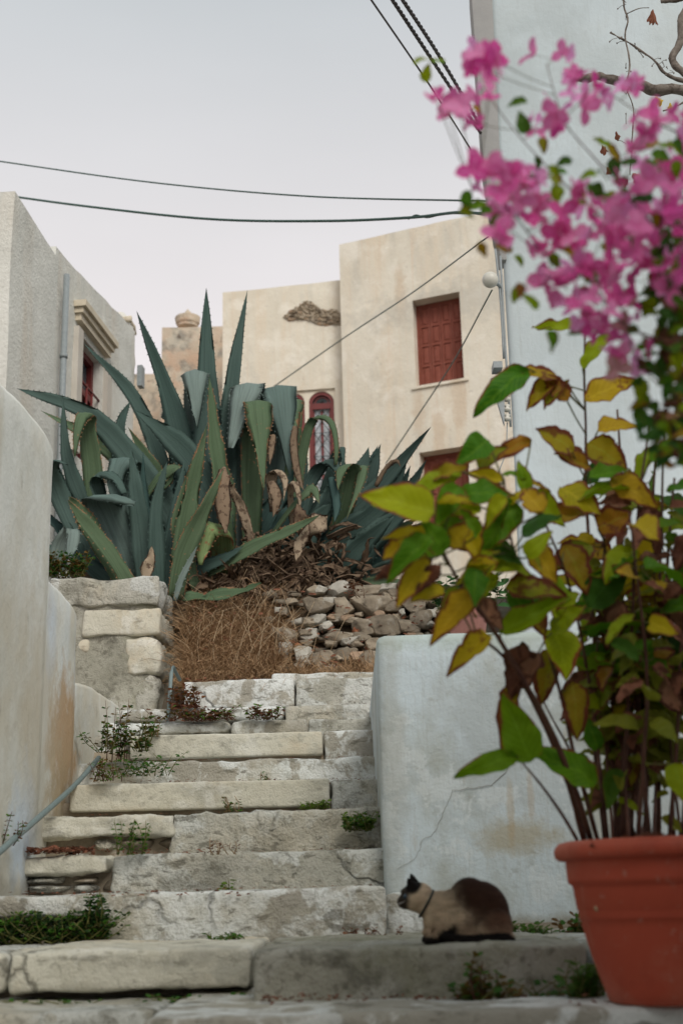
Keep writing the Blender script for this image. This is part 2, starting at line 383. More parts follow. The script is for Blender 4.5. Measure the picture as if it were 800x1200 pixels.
M['rockw'] = surf('pale_field_stone', (.32,.30,.255), (.46,.44,.385), 7, [((.2,.18,.15), 12, .6, .72, V1, .6)], bump=((20,.7),(90,.4)), bdist=.012, coords='obj', rand=.15)
M['rockr'] = surf('red_field_stone', (.34,.12,.06), (.42,.20,.11), 12, [((.2,.16,.13), 12, .55, .7, V1, .6)], bump=((20,.7),), bdist=.01, coords='obj')
M['rockr2'] = surf('warm_rubble', (.36,.24,.16), (.46,.34,.24), 7, [((.2,.15,.11), 12, .55, .7, V1, .6)], bump=((20,.7),), bdist=.02, coords='obj', rand=.2)
M['scar'] = surf('bared_rubble', (.30,.24,.17), (.46,.39,.30), 4, [((.14,.11,.08), 5, .52, .60, V1, .8), ((.55,.49,.40), 8, .55, .64, V1, .6), ((.42,.22,.13), 3, .56, .66, V1, .6)], bump=((12,.9),), bdist=.04)
M['dirt'] = surf('dry_soil', (.10,.07,.045), (.20,.145,.095), 9, [((.28,.2,.12), 20, .55, .7, V1, .6)], bump=((20,.8),(90,.5)), bdist=.03)
M['ground'] = surf('ground_soil', (.16,.13,.10), (.27,.23,.17), 1.5, [((.08,.09,.04), 3, .5, .65, V1, .6)], bump=((6,.8),(50,.5)), bdist=.05)
M['red'] = surf('red_paint', (.20,.062,.043), (.25,.082,.060), 6, [((.30,.14,.11), 14, .56, .70, DRIP, .6)], rough=.7, bump=((60,.2),), bdist=.004, spec=.1)
M['redwin'] = plain('red_window_paint', (.15,.026,.024), .5)
M['glass'] = plain('window_glass', (.08,.10,.11), .08, spec=.6, bump=0)
M['curtain'] = plain('pale_curtain', (.50,.55,.58), .9, bump=0, scale=8)
M['iron'] = plain('black_iron', (.03,.035,.035), .6)
M['metal'] = plain('grey_metal', (.26,.29,.30), .5, spec=.4)
M['hose'] = plain('grey_green_hose', (.16,.21,.21), .5)
M['wire'] = plain('dark_green_cable', (.035,.08,.065), .6, bump=0)
M['wireb'] = plain('black_cable', (.05,.04,.04), .6, bump=0)
M['globe'] = plain('opal_globe', (.55,.54,.48), .35, var=.04)
M['stonetrim'] = surf('carved_trim', (.56,.49,.37), (.66,.59,.47), 5, [((.33,.27,.19), 8, .6, .74, V1, .5)], bump=((25,.4),), bdist=.01)
M['terra'] = surf('terracotta_plastic', (.40,.068,.036), (.47,.084,.046), 2.5, [((.50,.21,.14), 2.2, .52, .66, V1, .35), ((.16,.03,.02), 2.2, .52, .70, V1, .5), ((.44,.30,.23), 9, .60, .70, (1,1,.35), .35), ((.50,.38,.30), 30, .62, .68, V1, .25)], rough=.6, bump=((8,.2),(60,.15),), bdist=.004, spec=.22)
M['pinkpot'] = plain('pink_pot', (.50,.22,.18), .6)
M['bark'] = surf('grey_bark', (.13,.11,.095), (.24,.21,.18), 18, [((.07,.055,.045), 22, .5, .62, V1, .8)], bump=((40,.9),), bdist=.01)
M['cane'] = surf('brown_cane', (.075,.030,.022), (.14,.065,.045), 20, [((.10,.12,.04), 4, .5, .7, V1, .35)], rough=.6, bump=((60,.4),), bdist=.003)
M['gstem'] = plain('green_stem', (.12,.12,.03), .6)
M['drystem'] = plain('dry_stem', (.30,.20,.11), .8)
M['straw'] = surf('straw', (.22,.13,.065), (.44,.29,.165), 18, (), rough=.9, bump=(), rand=0)
M['strawp'] = surf('pale_straw', (.34,.24,.145), (.48,.37,.24), 12, (), rough=.9, bump=())
M['lg'] = leafmat('green_leaf', [(.04,.16,.010), (.09,.24,.008), (.17,.31,.006), (.30,.37,.006)], (.22,.085,.025), .93, .72, tipb=.5, veins=True)
M['ly'] = leafmat('yellow_leaf', [(.40,.36,.008), (.54,.42,.012), (.60,.38,.02)], (.24,.075,.025), .78, .62, tipb=.6, veins=True)
M['lo'] = leafmat('turning_leaf', [(.32,.30,.008), (.42,.27,.010), (.20,.27,.010), (.38,.17,.012)], (.17,.045,.02), .66, .56, tipb=.5, veins=True)
M['lb'] = leafmat('dead_leaf', [(.16,.06,.035), (.24,.10,.06), (.33,.17,.10)], (.10,.04,.025), .6, .5, trans=.2, rough=.8)
M['lv'] = leafmat('dark_green_leaf', [(.025,.09,.016), (.045,.13,.014), (.08,.17,.012)], (.2,.12,.03), .97, .75, veins=True)  # darker green tone that some leaves have
M['mag'] = leafmat('magenta_bract', [(.68,.055,.32), (.84,.15,.47), (.90,.34,.61), (.76,.08,.38)], (.88,.46,.64), .9, .8, trans=.4, rough=.7, vein=.5, scale=20)
M['magb'] = leafmat('faded_bract', [(.46,.22,.20), (.56,.26,.36), (.40,.24,.14)], (.30,.16,.08), .7, .6, trans=.4, rough=.8, scale=20)
M['fwhite'] = plain('tiny_white_flower', (.75,.7,.68), .7, bump=0)
def agmat(name, a, b_, edge, ew, blot):
    return leafmat(name, [a, b_, tuple((x+y)/2 for x, y in zip(a, b_))], edge, ew, blot, rough=.6, trans=0, vein=0, tipb=.22, scale=3, streak=True)
M['ag'] = agmat('agave_leaf', (.036,.068,.058), (.060,.098,.085), (.19,.17,.10), 1.08, .80)
M['agw'] = agmat('worn_agave_leaf', (.060,.100,.050), (.095,.140,.080), (.26,.15,.08), .98, .66)
M['agp'] = agmat('pale_agave_leaf', (.13,.175,.16), (.18,.23,.21), (.24,.18,.10), 1.03, .74)
M['agd'] = leafmat('dead_agave_leaf', [(.24,.175,.12), (.15,.105,.07), (.33,.26,.185)], (.08,.05,.035), .8, .55, trans=0, rough=.9, vein=0)

M['agdk'] = agmat('dark_agave_leaf', (.028,.062,.058), (.045,.085,.075), (.16,.12,.07), 1.06, .74)  # darker blue green tone of some agave leaves
M['agp2'] = agmat('lime_agave_leaf', (.17,.22,.09), (.13,.19,.08), (.22,.10,.05), .95, .58)
M['agp3'] = agmat('blue_agave_leaf', (.075,.12,.108), (.105,.15,.135), (.22,.15,.09), 1.02, .72)
M['agstump'] = surf('agave_stump', (.05,.04,.03), (.12,.09,.06), 12, (), bump=((20,.8),), bdist=.03)
M['lo2'] = leafmat('weed_olive', [(.07,.065,.015), (.14,.085,.02), (.10,.04,.02)], (.1,.05,.02), 1.3, .9)
M['lb2'] = leafmat('weed_rust', [(.16,.06,.025), (.22,.09,.04), (.10,.04,.02)], (.1,.05,.02), 1.3, .9)
M['lg2'] = leafmat('fresh_green', [(.09,.17,.02), (.14,.22,.03), (.06,.13,.02)], (.1,.05,.02), 1.3, .9)
M['lg3'] = leafmat('grass_green', [(.04,.12,.04), (.08,.18,.06), (.05,.14,.04)], (.1,.05,.02), 1.3, .9)
M['lv2'] = leafmat('dark_moss', [(.015,.04,.012), (.03,.06,.015)], (.1,.05,.02), 1.3, .9)
M['ly2'] = leafmat('bright_lime_leaf', [(.28,.40,.006), (.38,.46,.008), (.48,.46,.012)], (.32,.09,.03), .92, .75, tipb=.55, veins=True)
M['lb3'] = leafmat('dead_vine_leaf', [(.20,.075,.045), (.26,.11,.07)], (.12,.05,.03), .8, .6, trans=.15, rough=.8)
M['collar'] = plain('dark_collar', (.03,.035,.03), .6)
M['eye'] = plain('blue_eye', (.05,.075,.10), .1, bump=0)
M['nose'] = plain('dark_nose', (.02,.012,.012), .4, bump=0)
M['inner'] = leafmat('inner_leaf', [(.05,.11,.012), (.09,.17,.012), (.20,.20,.012), (.13,.15,.012)], (.2,.09,.03), 1.3, .66, scale=9)
# ------------------------------------------------------------------ ground
ZK = at(300, 795, 8.6).z                  # top of the last step
ZB = at(260, 690, 10.0).z                 # terrace of the agaves
def gh(x, y):
    pts = [(-1e4, 0), (2.6, 0), (5, CZ-.45), (8.5, ZK-.55), (9.0, ZK-.25), (10.1, ZB-.1), (60, ZB), (1e4, ZB)]
    for (a, za), (b, zb) in zip(pts, pts[1:]):
        if a <= y <= b: return za + (zb-za)*(y-a)/(b-a)
    return 0
xs = [-1500,-300,-80,-30,-12,-7,-5,-4,-3,-2.4,-1.9,-1.5,-1,-.5,0,.5,1,1.6,2.4,3.5,5,8,14,30,80,300,1500]
ys = [-1500,-300,-60,-20,-8,-3,0,1.2,2.6,3.4,4.2,5,6,7,8,8.5,9,9.5,10.1,11,12,14,17,20,24,30,40,60,150,500,2000]
gv = [V((x, y, gh(x, y) + (mnoise.noise(V((x, y, 0))*.8)*.04 if abs(x) < 20 else 0))) for y in ys for x in xs]
gf = [(j*len(xs)+i, j*len(xs)+i+1, (j+1)*len(xs)+i+1, (j+1)*len(xs)+i) for j in range(len(ys)-1) for i in range(len(xs)-1)]
g = link('ground', mesh('ground', gv, gf, M['ground'])); g['kind'] = 'structure'

# the dry bank behind the top step
def bank_z(x, y):
    t = min(max((y-8.85)/1.25, 0), 1)
    if x > -.45: t = min(max((y-9.0-.55*min(1, (x+.45)/.2))/.9, 0), 1)
    z = ZK-.04 + (ZB-ZK+.02)*(t**.85)
    return z + mnoise.noise(V((x, y, 0))*2.2)*.05 + mnoise.noise(V((x, y, 3))*9)*.018
bx = [-1.72+.06*i for i in range(90)]; by = [8.8+.055*i for i in range(32)] + [10.6+.3*i for i in range(14)]
bv = [V((x, y, bank_z(x, y))) for y in by for x in bx]
bf = [f for f in [(j*len(bx)+i, j*len(bx)+i+1, (j+1)*len(bx)+i+1, (j+1)*len(bx)+i) for j in range(len(by)-1) for i in range(len(bx)-1)] if not (bx[f[1]%len(bx)] < -1.03 and by[f[0]//len(bx)] < 9.55)]
o = link('earth_bank', mesh('earth_bank', bv, bf, M['dirt'])); o['kind'] = 'structure'

# ------------------------------------------------------------------ stone stairway
WX = -1.42           # face of the left wall
RX = .145            # left end of the wall the cat sits under
stair = thing('stone_stairway', 'worn stone stairway with whitewashed and cement patched risers climbing between two walls', 'stairs', (-.6, 3.4, at(300,1195,3.4).z))
STEPZ = {}
CH = 1
def step(letter, Yf, ztop, pieces, depth=.9, low=.5):
    """pieces: px0, px1, py_top offset, py_bottom, setback, material, name, edge radius, unevenness"""
    e = None
    for k, (p0, p1, yb, dY, mt, nm, r, amp) in enumerate(pieces):
        Y = Yf + dY
        x0 = at(p0, yb, Y).x if p0 > -900 else WX-.12
        x1 = at(p1, yb, Y).x if p1 < 900 else RX+.10
        top = ztop - (0 if nm != 'packing_stone' else 0)
        mid = (max(p0, 0)+min(p1, 800))/2
        zb = at(mid, yb, Y).z
        body = nm in ('stone_slab',)
        vs_, fs = rbox(x0, x1, Y, Y+depth, zb, ztop+random.Random(k+ord(letter)).uniform(-.004, .004), .03, r, amp, 5, ord(letter)+k*7, 70, amp*.6)
        mk(nm, vs_, fs, M[mt], stair)
def under(letter, p0, p1, ytop, ybot, Y, mt, r=.02, amp=.01, nm='riser_fill', depth=.6):
    x0 = at(p0, ybot, Y).x if p0 > -900 else WX-.12
    x1 = at(p1, ybot, Y).x if p1 < 900 else RX+.10
    mid = (max(p0, 0)+min(p1, 800))/2
    vs_, fs = rbox(x0, x1, Y, Y+depth, at(mid, ybot, Y).z-.04, at(mid, ytop, Y).z, .05, r, amp, 7, ord(letter)*3+p0, 40)
    mk(nm, vs_, fs, M[mt], stair)
def packing(p0, p1, ytop, ybot, Y, n, seed, mt='rock'):
    rr = random.Random(seed)
    x = p0
    while x < p1:
        wd = rr.uniform(20, 62) if n == 1 else rr.uniform(14, 34)
        rows = rr.choice([1, 2, 2]) if ybot-ytop > 18 else 1
        for q in range(rows):
            ya = ytop+(ybot-ytop)*q/rows; yb = ytop+(ybot-ytop)*(q+1)/rows
            c = at(x+wd/2, (ya+yb)/2, Y+.05)
            sx = (at(x+wd, ya, Y)-at(x, ya, Y)).length/2*1.02; sz = abs(at(x, ya, Y).z-at(x, yb, Y).z)/2*1.15
            vs_, fs = stone(c, (sx, .09, sz), int(seed*100+x+q*31), 3, .12)
            mk('packing_stone', vs_, fs, M[rr.choice([mt, 'rock', 'cement'])], stair)
        x += wd
Z = {k: at(300, y, Y).z for k, y, Y in (('A',1187,3.6),('B',1110,4.35),('C',1042,5.5),('D',998,6.0),('E',951,6.35),('F',915,6.75),('G',889,7.2),('H',858,7.55),('I',844,7.95),('J',828,8.3),('K',796,8.6))}
Zd = [Z['A']-.17, Z['A']-.34, Z['A']-.5]
for i, z in enumerate(Zd):
    vs_, fs = rbox(WX-.1, 1.9, 3.0-.5*i, 4.4-.5*i, z-.22, z, .08, .02, .006, 5, 60+i); mk('step_block', vs_, fs, M['cement'], stair)
# A
za = Z['A']
vs_, fs = rbox(WX-.1, at(185,1190,3.95).x-.005, 3.95, 5.2, za-.2, za-.012, .05, .02, .008, 6, 1); mk('step_block', vs_, fs, M['cement'], stair)
vs_, fs = rbox(at(185,1190,3.80).x, 1.95, 3.5, 5.4, za-.2, za, .05, .022, .008, 6, 2); mk('step_block', vs_, fs, M['wash'], stair)
# B
zb = Z['B']
def blk(p0, p1, Y, z0, z1, mt, nm='stone_slab', r=.022, amp=.008, seed=0, depth=1.1):
    x0 = at(p0, 1100, Y).x if p0 > -900 else WX-.12
    x1 = at(p1, 1100, Y).x
    vs_, fs = rbox(x0, x1, Y, Y+depth, z0, z1, .03, r, amp, 6, seed, 70, amp*.6); mk(nm, vs_, fs, M[mt], stair)
zu = at(150, 1162, 4.42).z
blk(-999, -16, 4.5, zu, zb-.004, 'cement', seed=3); blk(-14, 9, 4.5, zu-.0, at(0, 1118, 4.5).z, 'lime', seed=4); blk(-16, 10, 4.56, zb-.06, zb-.002, 'cement', seed=44)
blk(12, 293, 4.42, zu, zb, 'lime', seed=5, amp=.012, r=.018)
blk(296, 688, 3.99, za-.05, zb+.002, 'cement2', nm='step_block', seed=6, amp=.010, r=.020, depth=2.0)
blk(690, 1200, 4.1, za-.05, zb-.004, 'cement', nm='step_block', seed=61, depth=1.95)
under('B', -999, 300, 1155, 1190, 4.6, 'rock', .03, .02)
# C
zc = Z['C']
step('C', 5.5, zc, [(-999, 132, 1075, 0, 'wash', 'stone_slab', .02, .010)])
under('C', -999, 140, 1070, 1106, 5.62, 'rock', .03, .03); packing(-12, 118, 1077, 1104, 5.58, 2, 31)
step('C', 5.5, zc, [(126, 452, 1110, .02, 'wash', 'step_block', .016, .012)])
x0 = at(128, 1100, 5.5).x
vs_, fs = rbox(at(452,1080,5.5).x-.01, RX+.19, 5.60, 6.6, zb-.03, zc-.03, .04, .05, .03, 6, 77); mk('mortar_skirt', vs_, fs, M['wash'], stair)
# D
step('D', 6.0, Z['D'], [(-999, 127, 1025, 0, 'lime', 'stone_slab', .02, .02)])
under('D', -999, 132, 1018, 1050, 6.10, 'rock', .02, .03); packing(-8, 126, 1027, 1046, 6.06, 1, 41)
step('D', 6.0, Z['D'], [(129, 999, 1050, .02, 'cement', 'step_block', .02, .012)])
# E
step('E', 6.35, Z['E'], [(44, 204, 981, 0, 'lime', 'stone_slab', .022, .022), (-999, 42, 1000, .12, 'cement', 'step_block', .02, .012)])
under('E', -999, 215, 975, 1002, 6.44, 'rock', .02, .02); packing(110, 235, 982, 998, 6.42, 1, 51)
step('E', 6.35, Z['E'], [(201, 999, 1000, .025, 'cement', 'step_block', .016, .022)])
# F
step('F', 6.75, Z['F'], [(81, 386, 948, 0, 'lime', 'stone_slab', .012, .004), (388, 999, 955, .02, 'cement', 'step_block', .02, .014)])
under('F', -999, 392, 940, 956, 6.81, 'rock', .02, .02)
# G
step('G', 7.2, Z['G'], [(-999, 999, 919, 0, 'wash', 'step_block', .02, .016)])
# H
step('H', 7.55, Z['H'], [(152, 378, 887, 0, 'lime', 'stone_slab', .012, .004), (380, 999, 892, .02, 'wash', 'step_block', .02, .008), (-999, 150, 892, .06, 'wash', 'step_block', .03, .02)])
under('H', -999, 382, 880, 893, 7.61, 'rock', .02, .02)
# I
step('I', 7.95, Z['I'], [(-999, 268, 861, 0, 'wash', 'stone_slab', .025, .024), (270, 360, 861, .0, 'wash', 'stone_slab', .03, .014), (362, 999, 861, .01, 'cement', 'step_block', .02, .008)])
# J
step('J', 8.3, Z['J'], [(-999, 332, 846, 0, 'wash', 'stone_slab', .03, .010), (334, 999, 846, .0, 'cement', 'step_block', .02, .008)])
# K
step('K', 8.6, Z['K'], [(214, 345, 830, 0, 'wash', 'stone_slab', .02, .012), (347, 999, 830, .0, 'cement', 'stone_slab', .02, .010)], depth=.42)
vs_, fs = rbox(at(318,795,8.6).x, RX+.1, 8.66, 9.0, Z['K']-.05, at(380, 789, 8.7).z, .05, .02, .01, 6, 91); mk('coping_stone', vs_, fs, M['wash'], stair)

# ------------------------------------------------------------------ walls
def loft(name, p0, p1, n, zb, ztop, th, mat, parent=None, ds=.08, dz=.1, r=.05, amp=.01, seed=0, fr=1.3, shape=None):
    """wall standing on the line p0-p1, visible face towards n; ztop is a function of the distance"""
    p0, p1, n = V((*p0, 0)), V((*p1, 0)), V((*n, 0))
    Ln = (p1-p0).length; u = (p1-p0).normalized()
    N = max(4, int(Ln/ds)); st = [(0, r*.8), (r*.3, r*.3)] + [(r+(Ln-2*r)*i/N, 0) for i in range(N+1)] + [(Ln-r*.3, r*.3), (Ln, r*.8)]
    nzn = None; vs_, fs = [], []
    H = max(ztop(s) for s, _ in st) - zb; K = max(4, int(H/dz))
    for s, ins in st:
        zt = ztop(s)-ins*.6
        ring = [(0-ins, zb+(zt-r-zb)*k/K) for k in range(K+1)]
        ring += [(-r*.29-ins, zt-r*.29), (-r-ins, zt), (-th/2, zt+r*.1), (-th+r, zt), (-th+r*.29, zt-r*.29), (-th, zt-r), (-th, zb)]
        for a, z in ring:
            p = p0 + u*s + n*a + V((0,0,z))
            q = V((p.x*1, p.y*1, p.z*1)) + V((seed*5, 0, 0))
            d = mnoise.noise(q*fr)*amp + mnoise.noise(q*fr*5)*amp*.3
            p += n*d + V((0,0,1))*(d*.8 if z > zt-r*1.2 else 0)
            vs_.append(p)
        R_ = len(ring)
    for i in range(len(st)-1):
        for k in range(R_):
            k2 = (k+1) % R_
            fs.append((i*R_+k, (i+1)*R_+k, (i+1)*R_+k2, i*R_+k2))
    fs.append(tuple(range(R_))); fs.append(tuple(reversed([(len(st)-1)*R_+k for k in range(R_)])))
    if n.cross(u).z > 0: fs = [tuple(reversed(f)) for f in fs]
    return mk(name, vs_, fs, mat, parent)
def interp(pts):
    def f(s):
        if s <= pts[0][0]: return pts[0][1]
        for (a, za), (b, zb) in zip(pts, pts[1:]):
            if s <= b: return za+(zb-za)*(s-a)/(b-a)
        return pts[-1][1]
    return f
# tall left wall: its top comes down in a soft shoulder
tp = [hitX(px, py, WX) for px, py in ((0,446),(17,460),(32,475),(45,492),(56,508),(63,524))]
Y0 = -1.5
f_top = interp([(0, tp[0].z)] + [(p.y-Y0, p.z) for p in tp])
o = loft('limewashed_wall', (WX, Y0), (WX, tp[-1].y+.03), (1, 0), 0, f_top, .45, M['leftwall'], r=.035, amp=.010, seed=2)
o.name = 'limewashed_wall'; tag(o, 'tall limewashed wall with ochre and pale blue patches along the left of the stairway', 'wall')
# lower wall behind it
tp2 = [hitX(px, py, WX-.01) for px, py in ((50,674),(58,678),(75,694),(86,706),(91,716))]
Y1 = tp[-1].y-.35
o = loft('low_wall', (WX-.012, Y1), (WX-.012, tp2[-1].y+.03), (1, 0), .3, interp([(0, tp2[0].z)]+[(p.y-Y1, p.z) for p in tp2]), .4, M['leftwall'], r=.03, amp=.010, seed=4)
tag(o, 'low ochre stained wall with rounded top corner between the tall wall and the stone block', 'wall')
# whitewashed parapet running down beside the upper steps
tp3 = [hitX(px, py, WX-.02) for px, py in ((88,797),(110,806),(135,822),(158,840))]
Y2 = tp2[-1].y-.3
o = loft('parapet', (WX-.025, Y2), (WX-.025, tp3[-1].y+.1), (1, 0), .5, interp([(0, tp3[0].z)]+[(p.y-Y2, p.z) for p in tp3]), .35, M['leftwall'], r=.025, amp=.012, seed=6)
tag(o, 'knee high whitewashed parapet sloping down behind the weeds beside the upper steps', 'wall')
# rough grey pillar of big blocks
PY = 8.95
pil = thing('stone_pillar', 'squat grey pillar of pale stone blocks and rough cement below the agaves', 'pillar', (-1.4, PY, Z['H']))
def pb(nm, px0, px1, y0, y1, dY, mt, r, amp, seed, dep=.75):
    a, b = at(px0, y1, PY+dY), at(px1, y0, PY+dY)
    vs_, fs = rbox(a.x, b.x, PY+dY, PY+dep, a.z, b.z, .05, r, amp, 6, seed, 30); mk(nm, vs_, fs, M[mt], pil)
pb('cement_core', 62, 182, 690, 858, .0, 'cement2', .03, .035, 1)
pb('capping_stone', 58, 186, 675, 711, -.035, 'cement', .018, .03, 2, .85)
pb('stone_block', 97, 188, 712, 745, -.025, 'lime', .02, .018, 3, .8)
pb('stone_block', 146, 188, 746, 790, -.02, 'lime', .03, .04, 4, .78)
pb('stone_block', 74, 104, 748, 766, -.012, 'lime', .03, .02, 5, .5)
pb('stone_block', 158, 184, 792, 850, -.01, 'cement', .05, .04, 6, .7)

# white wall with the cat
CW = 5.88
ctop = at(520, 741, CW).z
cw = thing('white_wall', 'chest high white plastered wall with a hairline crack behind the crouching cat', 'wall', (1.2, CW+.2, zb))
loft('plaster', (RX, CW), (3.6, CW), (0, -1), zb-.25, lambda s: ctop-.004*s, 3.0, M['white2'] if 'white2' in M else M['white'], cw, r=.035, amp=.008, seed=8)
crack = [(466,1019),(488,1003),(496,985),(512,970),(520,948),(530,926),(552,924),(574,920),(590,905),(598,893),(606,886)]
P = [at(x, y, CW-.009) for x, y in crack]
P2 = []
for a, b in zip(P, P[1:]):
    for k in range(5):
        q = a.lerp(b, k/5); q.x += mnoise.noise(q*30)*.012; q.z += mnoise.noise(q*30+V((9,9,9)))*.012; P2.append(q)
cv, cf = tube(P2, lambda t: .0007+.0011*t, 4); mk('crack', cv, cf, M['crack'], cw)

# ------------------------------------------------------------------ houses
def facade(name, o_, ud, nd, W, zb, zt, holes, mat, parent, depth=4.0, res=.35, amp=.008, jit=.015, rev=.2, revmat=None, cham=.03):
    """box building whose face lies in the plane o_ + u*ud; zt(u) is the roof line; holes (u0,u1,z0,z1,depth)"""
    o_, ud, nd = V((o_[0], o_[1], 0)), V(ud), V(nd)
    cu = {0.0, W}
    for i in range(1, int(W/res)): cu.add(i*W/int(W/res))
    zmin = min(zt(0), zt(W), zt(W/2)); cz = {zb}
    nzn = int((zmin-.35-zb)/res)
    for i in range(1, nzn+1): cz.add(zb+(zmin-.35-zb)*i/nzn)
    for h in holes: cu |= {h[0], h[1]}; cz |= {h[2], h[3]}
    def prune(s, keep):
        s = sorted(s); out = []
        for v in s:
            if out and v-out[-1] < .04:
                if v in keep: out[-1] = v
                continue
            out.append(v)
        return out
    ku = {0.0, W} | {x for h in holes for x in h[:2]}; kz = {zb} | {x for h in holes for x in h[2:4]}
    U_, Z_ = prune(cu, ku), prune(cz, kz)
    Z_ = Z_ + [None]
    vs_, fs = [], []
    def P(u, z, edge):
        q = o_+ud*u+V((0,0,z))
        if not edge: q += nd*(mnoise.noise(q*.9)*amp*2+mnoise.noise(q*3)*amp)
        return q
    I = {}
    for i, u in enumerate(U_):
        for j, z in enumerate(Z_):
            hole_edge = any(abs(u-x) < 1e-6 for h in holes for x in h[:2]) or any(z is not None and abs(z-x) < 1e-6 for h in holes for x in h[2:4])
            zz = z if z is not None else zt(u)+mnoise.noise(V((u*2.5, zb, 1)))*jit
            I[i,j] = len(vs_); vs_.append(P(u, zz, hole_edge))
    for i in range(len(U_)-1):
        for j in range(len(Z_)-1):
            um = (U_[i]+U_[i+1])/2; zm = (Z_[j]+(Z_[j+1] if Z_[j+1] is not None else Z_[j]+.1))/2
            if any(h[0] < um < h[1] and h[2] < zm < h[3] for h in holes): continue
            fs.append((I[i,j], I[i+1,j], I[i+1,j+1], I[i,j+1]))
    for (a, b, c, d, dep) in holes:
        q = [o_+ud*u+V((0,0,z))-nd*k for k in (0, dep+.05) for u, z in ((a,c),(b,c),(b,d),(a,d))]
        n0 = len(vs_); vs_ += q
        for k in range(4):
            k2 = (k+1) % 4; fs.append((n0+k2, n0+k, n0+4+k, n0+4+k2))
    # roof, sides, back
    J = len(Z_)-1; top = [I[i,J] for i in range(len(U_))]
    n0 = len(vs_)
    for t in top: vs_.append(vs_[t]-nd*.35+V((0,0,.012)))
    for t in top: vs_.append(vs_[t]-nd*depth)
    m = len(top)
    for i in range(m-1):
        fs.append((top[i], top[i+1], n0+i+1, n0+i)); fs.append((n0+i, n0+i+1, n0+m+i+1, n0+m+i))
    for side, i in ((0, 0), (1, len(U_)-1)):
        n1 = len(vs_)
        vs_.append(V((vs_[I[i,0]]-nd*depth))); vs_.append(vs_[n0+m+(0 if side == 0 else m-1)].copy())
        col_ = [I[i,j] for j in range(len(Z_))]
        f = col_ + [n0+(0 if side == 0 else m-1), n1+1, n1]
        fs.append(tuple(f if side == 0 else reversed(f)))
    if ud.cross(V((0,0,1))).dot(nd) < 0: fs = [tuple(reversed(f)) for f in fs]
    return mk(name, vs_, fs, mat, parent, smooth=False)
def plane_uv(px, py, o_, ud, nd):
    h = hit(px, py, (o_[0], o_[1], 0), V(nd)); return (h-V((o_[0], o_[1], 0))).dot(V(ud)), h.z

# cream house: the tall block with the shuttered windows
a22 = math.radians(22)
ca = at(400, 400, 24.0); ou = (ca.x, ca.y); ud = V((math.cos(a22), -math.sin(a22), 0)); nd = V((-math.sin(a22), -math.cos(a22), 0))
house = thing('cream_house', 'cream plastered two storey house with red panelled shutters behind the agaves', 'house', (ca.x, ca.y, ZB))
zt0 = plane_uv(400, 286, ou, ud, nd)[1]; uW, zt1 = plane_uv(560, 250, ou, ud, nd); ztm = (zt0+zt1)/2
hA = []
for pts in (((483,452),(541,343),(485,455),(545,447)),):
    pass
u0, _ = plane_uv(483.5, 400, ou, ud, nd); u1, _ = plane_uv(541, 400, ou, ud, nd)
z1 = plane_uv(510, 347, ou, ud, nd)[1]; z0 = plane_uv(514, 448.5, ou, ud, nd)[1]
v0, _ = plane_uv(492, 560, ou, ud, nd); v1, _ = plane_uv(549, 560, ou, ud, nd)
y1_ = plane_uv(518, 526.5, ou, ud, nd)[1]; y0_ = plane_uv(520, 618, ou, ud, nd)[1]
hA = [(u0,u1,z0,z1,.32), (v0,v1,y0_,y1_,.32)]
facade('wall', ou, ud, nd, uW+3.2, ZB-.5, lambda u: zt0+(zt1-zt0)*u/uW, hA, M['cream'], house, depth=6)
def shutter(a, b, c, d, dep, rows):
    """four red panelled leaves filling the opening"""
    O = V((ou[0], ou[1], 0)) - nd*dep
    fr = MB()
    for (p, q, r_, s) in ((a,b,d-.05,d),(a,b,c,c+.05),(a,a+.05,c+.05,d-.05),(b-.05,b,c+.05,d-.05)):
        fr.add(*obox(O+ud*p+V((0,0,r_))+nd*.0, ud, nd, V((0,0,1)), q-p, .05, s-r_))
    fr.build('shutter_frame', M['red'], house, smooth=False)
    wl = (b-a-.1)/4
    for k in range(4):
        x = a+.05+wl*k
        lf = MB(); lf.add(*obox(O+ud*(x+.005)+V((0,0,c+.055)), ud, nd, V((0,0,1)), wl-.010, .018, d-c-.11))
        st = .030
        for p in (x+.005, x+wl-.005-st): lf.add(*obox(O+nd*.018+ud*p+V((0,0,c+.055)), ud, nd, V((0,0,1)), st, .020, d-c-.11))
        H = d-c-.11
        edges = [c+.055+H*t for t in rows]
        for e in edges: lf.add(*obox(O+nd*.018+ud*(x+.005+st)+V((0,0,e-.02)), ud, nd, V((0,0,1)), wl-.01-2*st, .020, .04))
        leaf = lf.build('shutter_leaf', M['red'], house, smooth=False)
        for e0, e1 in zip(edges, edges[1:]):
            pm = MB()
            A_ = O+nd*.018+ud*(x+.005+st+.018)+V((0,0,e0+.045)); w_, h_ = wl-.01-2*st-.036, e1-e0-.09
            bs = [A_, A_+ud*w_, A_+ud*w_+V((0,0,h_)), A_+V((0,0,h_))]
            i_ = .022
            tp_ = [A_+ud*i_+V((0,0,i_))+nd*.014, A_+ud*(w_-i_)+V((0,0,i_))+nd*.014, A_+ud*(w_-i_)+V((0,0,h_-i_))+nd*.014, A_+ud*i_+V((0,0,h_-i_))+nd*.014]
            pm.add(bs+tp_, [(4,5,6,7),(0,1,5,4),(1,2,6,5),(2,3,7,6),(3,0,4,7)]); pm.build('panel', M['red'], leaf, smooth=False)
shutter(u0, u1, z0, z1, .32, (0, .27, .52, .76, 1.0))
shutter(v0, v1, y0_, y1_, .32, (0, .27, .52, .76, 1.0))
for (a, b, c) in ((u0, u1, z0), (v0, v1, y0_)):
    sv, sf = obox(V((ou[0], ou[1], 0))+ud*(a-.05)+V((0,0,c-.06))-nd*.1, ud, nd, V((0,0,1)), b-a+.14, .14, .055); mk('sill', sv, sf, M['cream'], house, smooth=False)
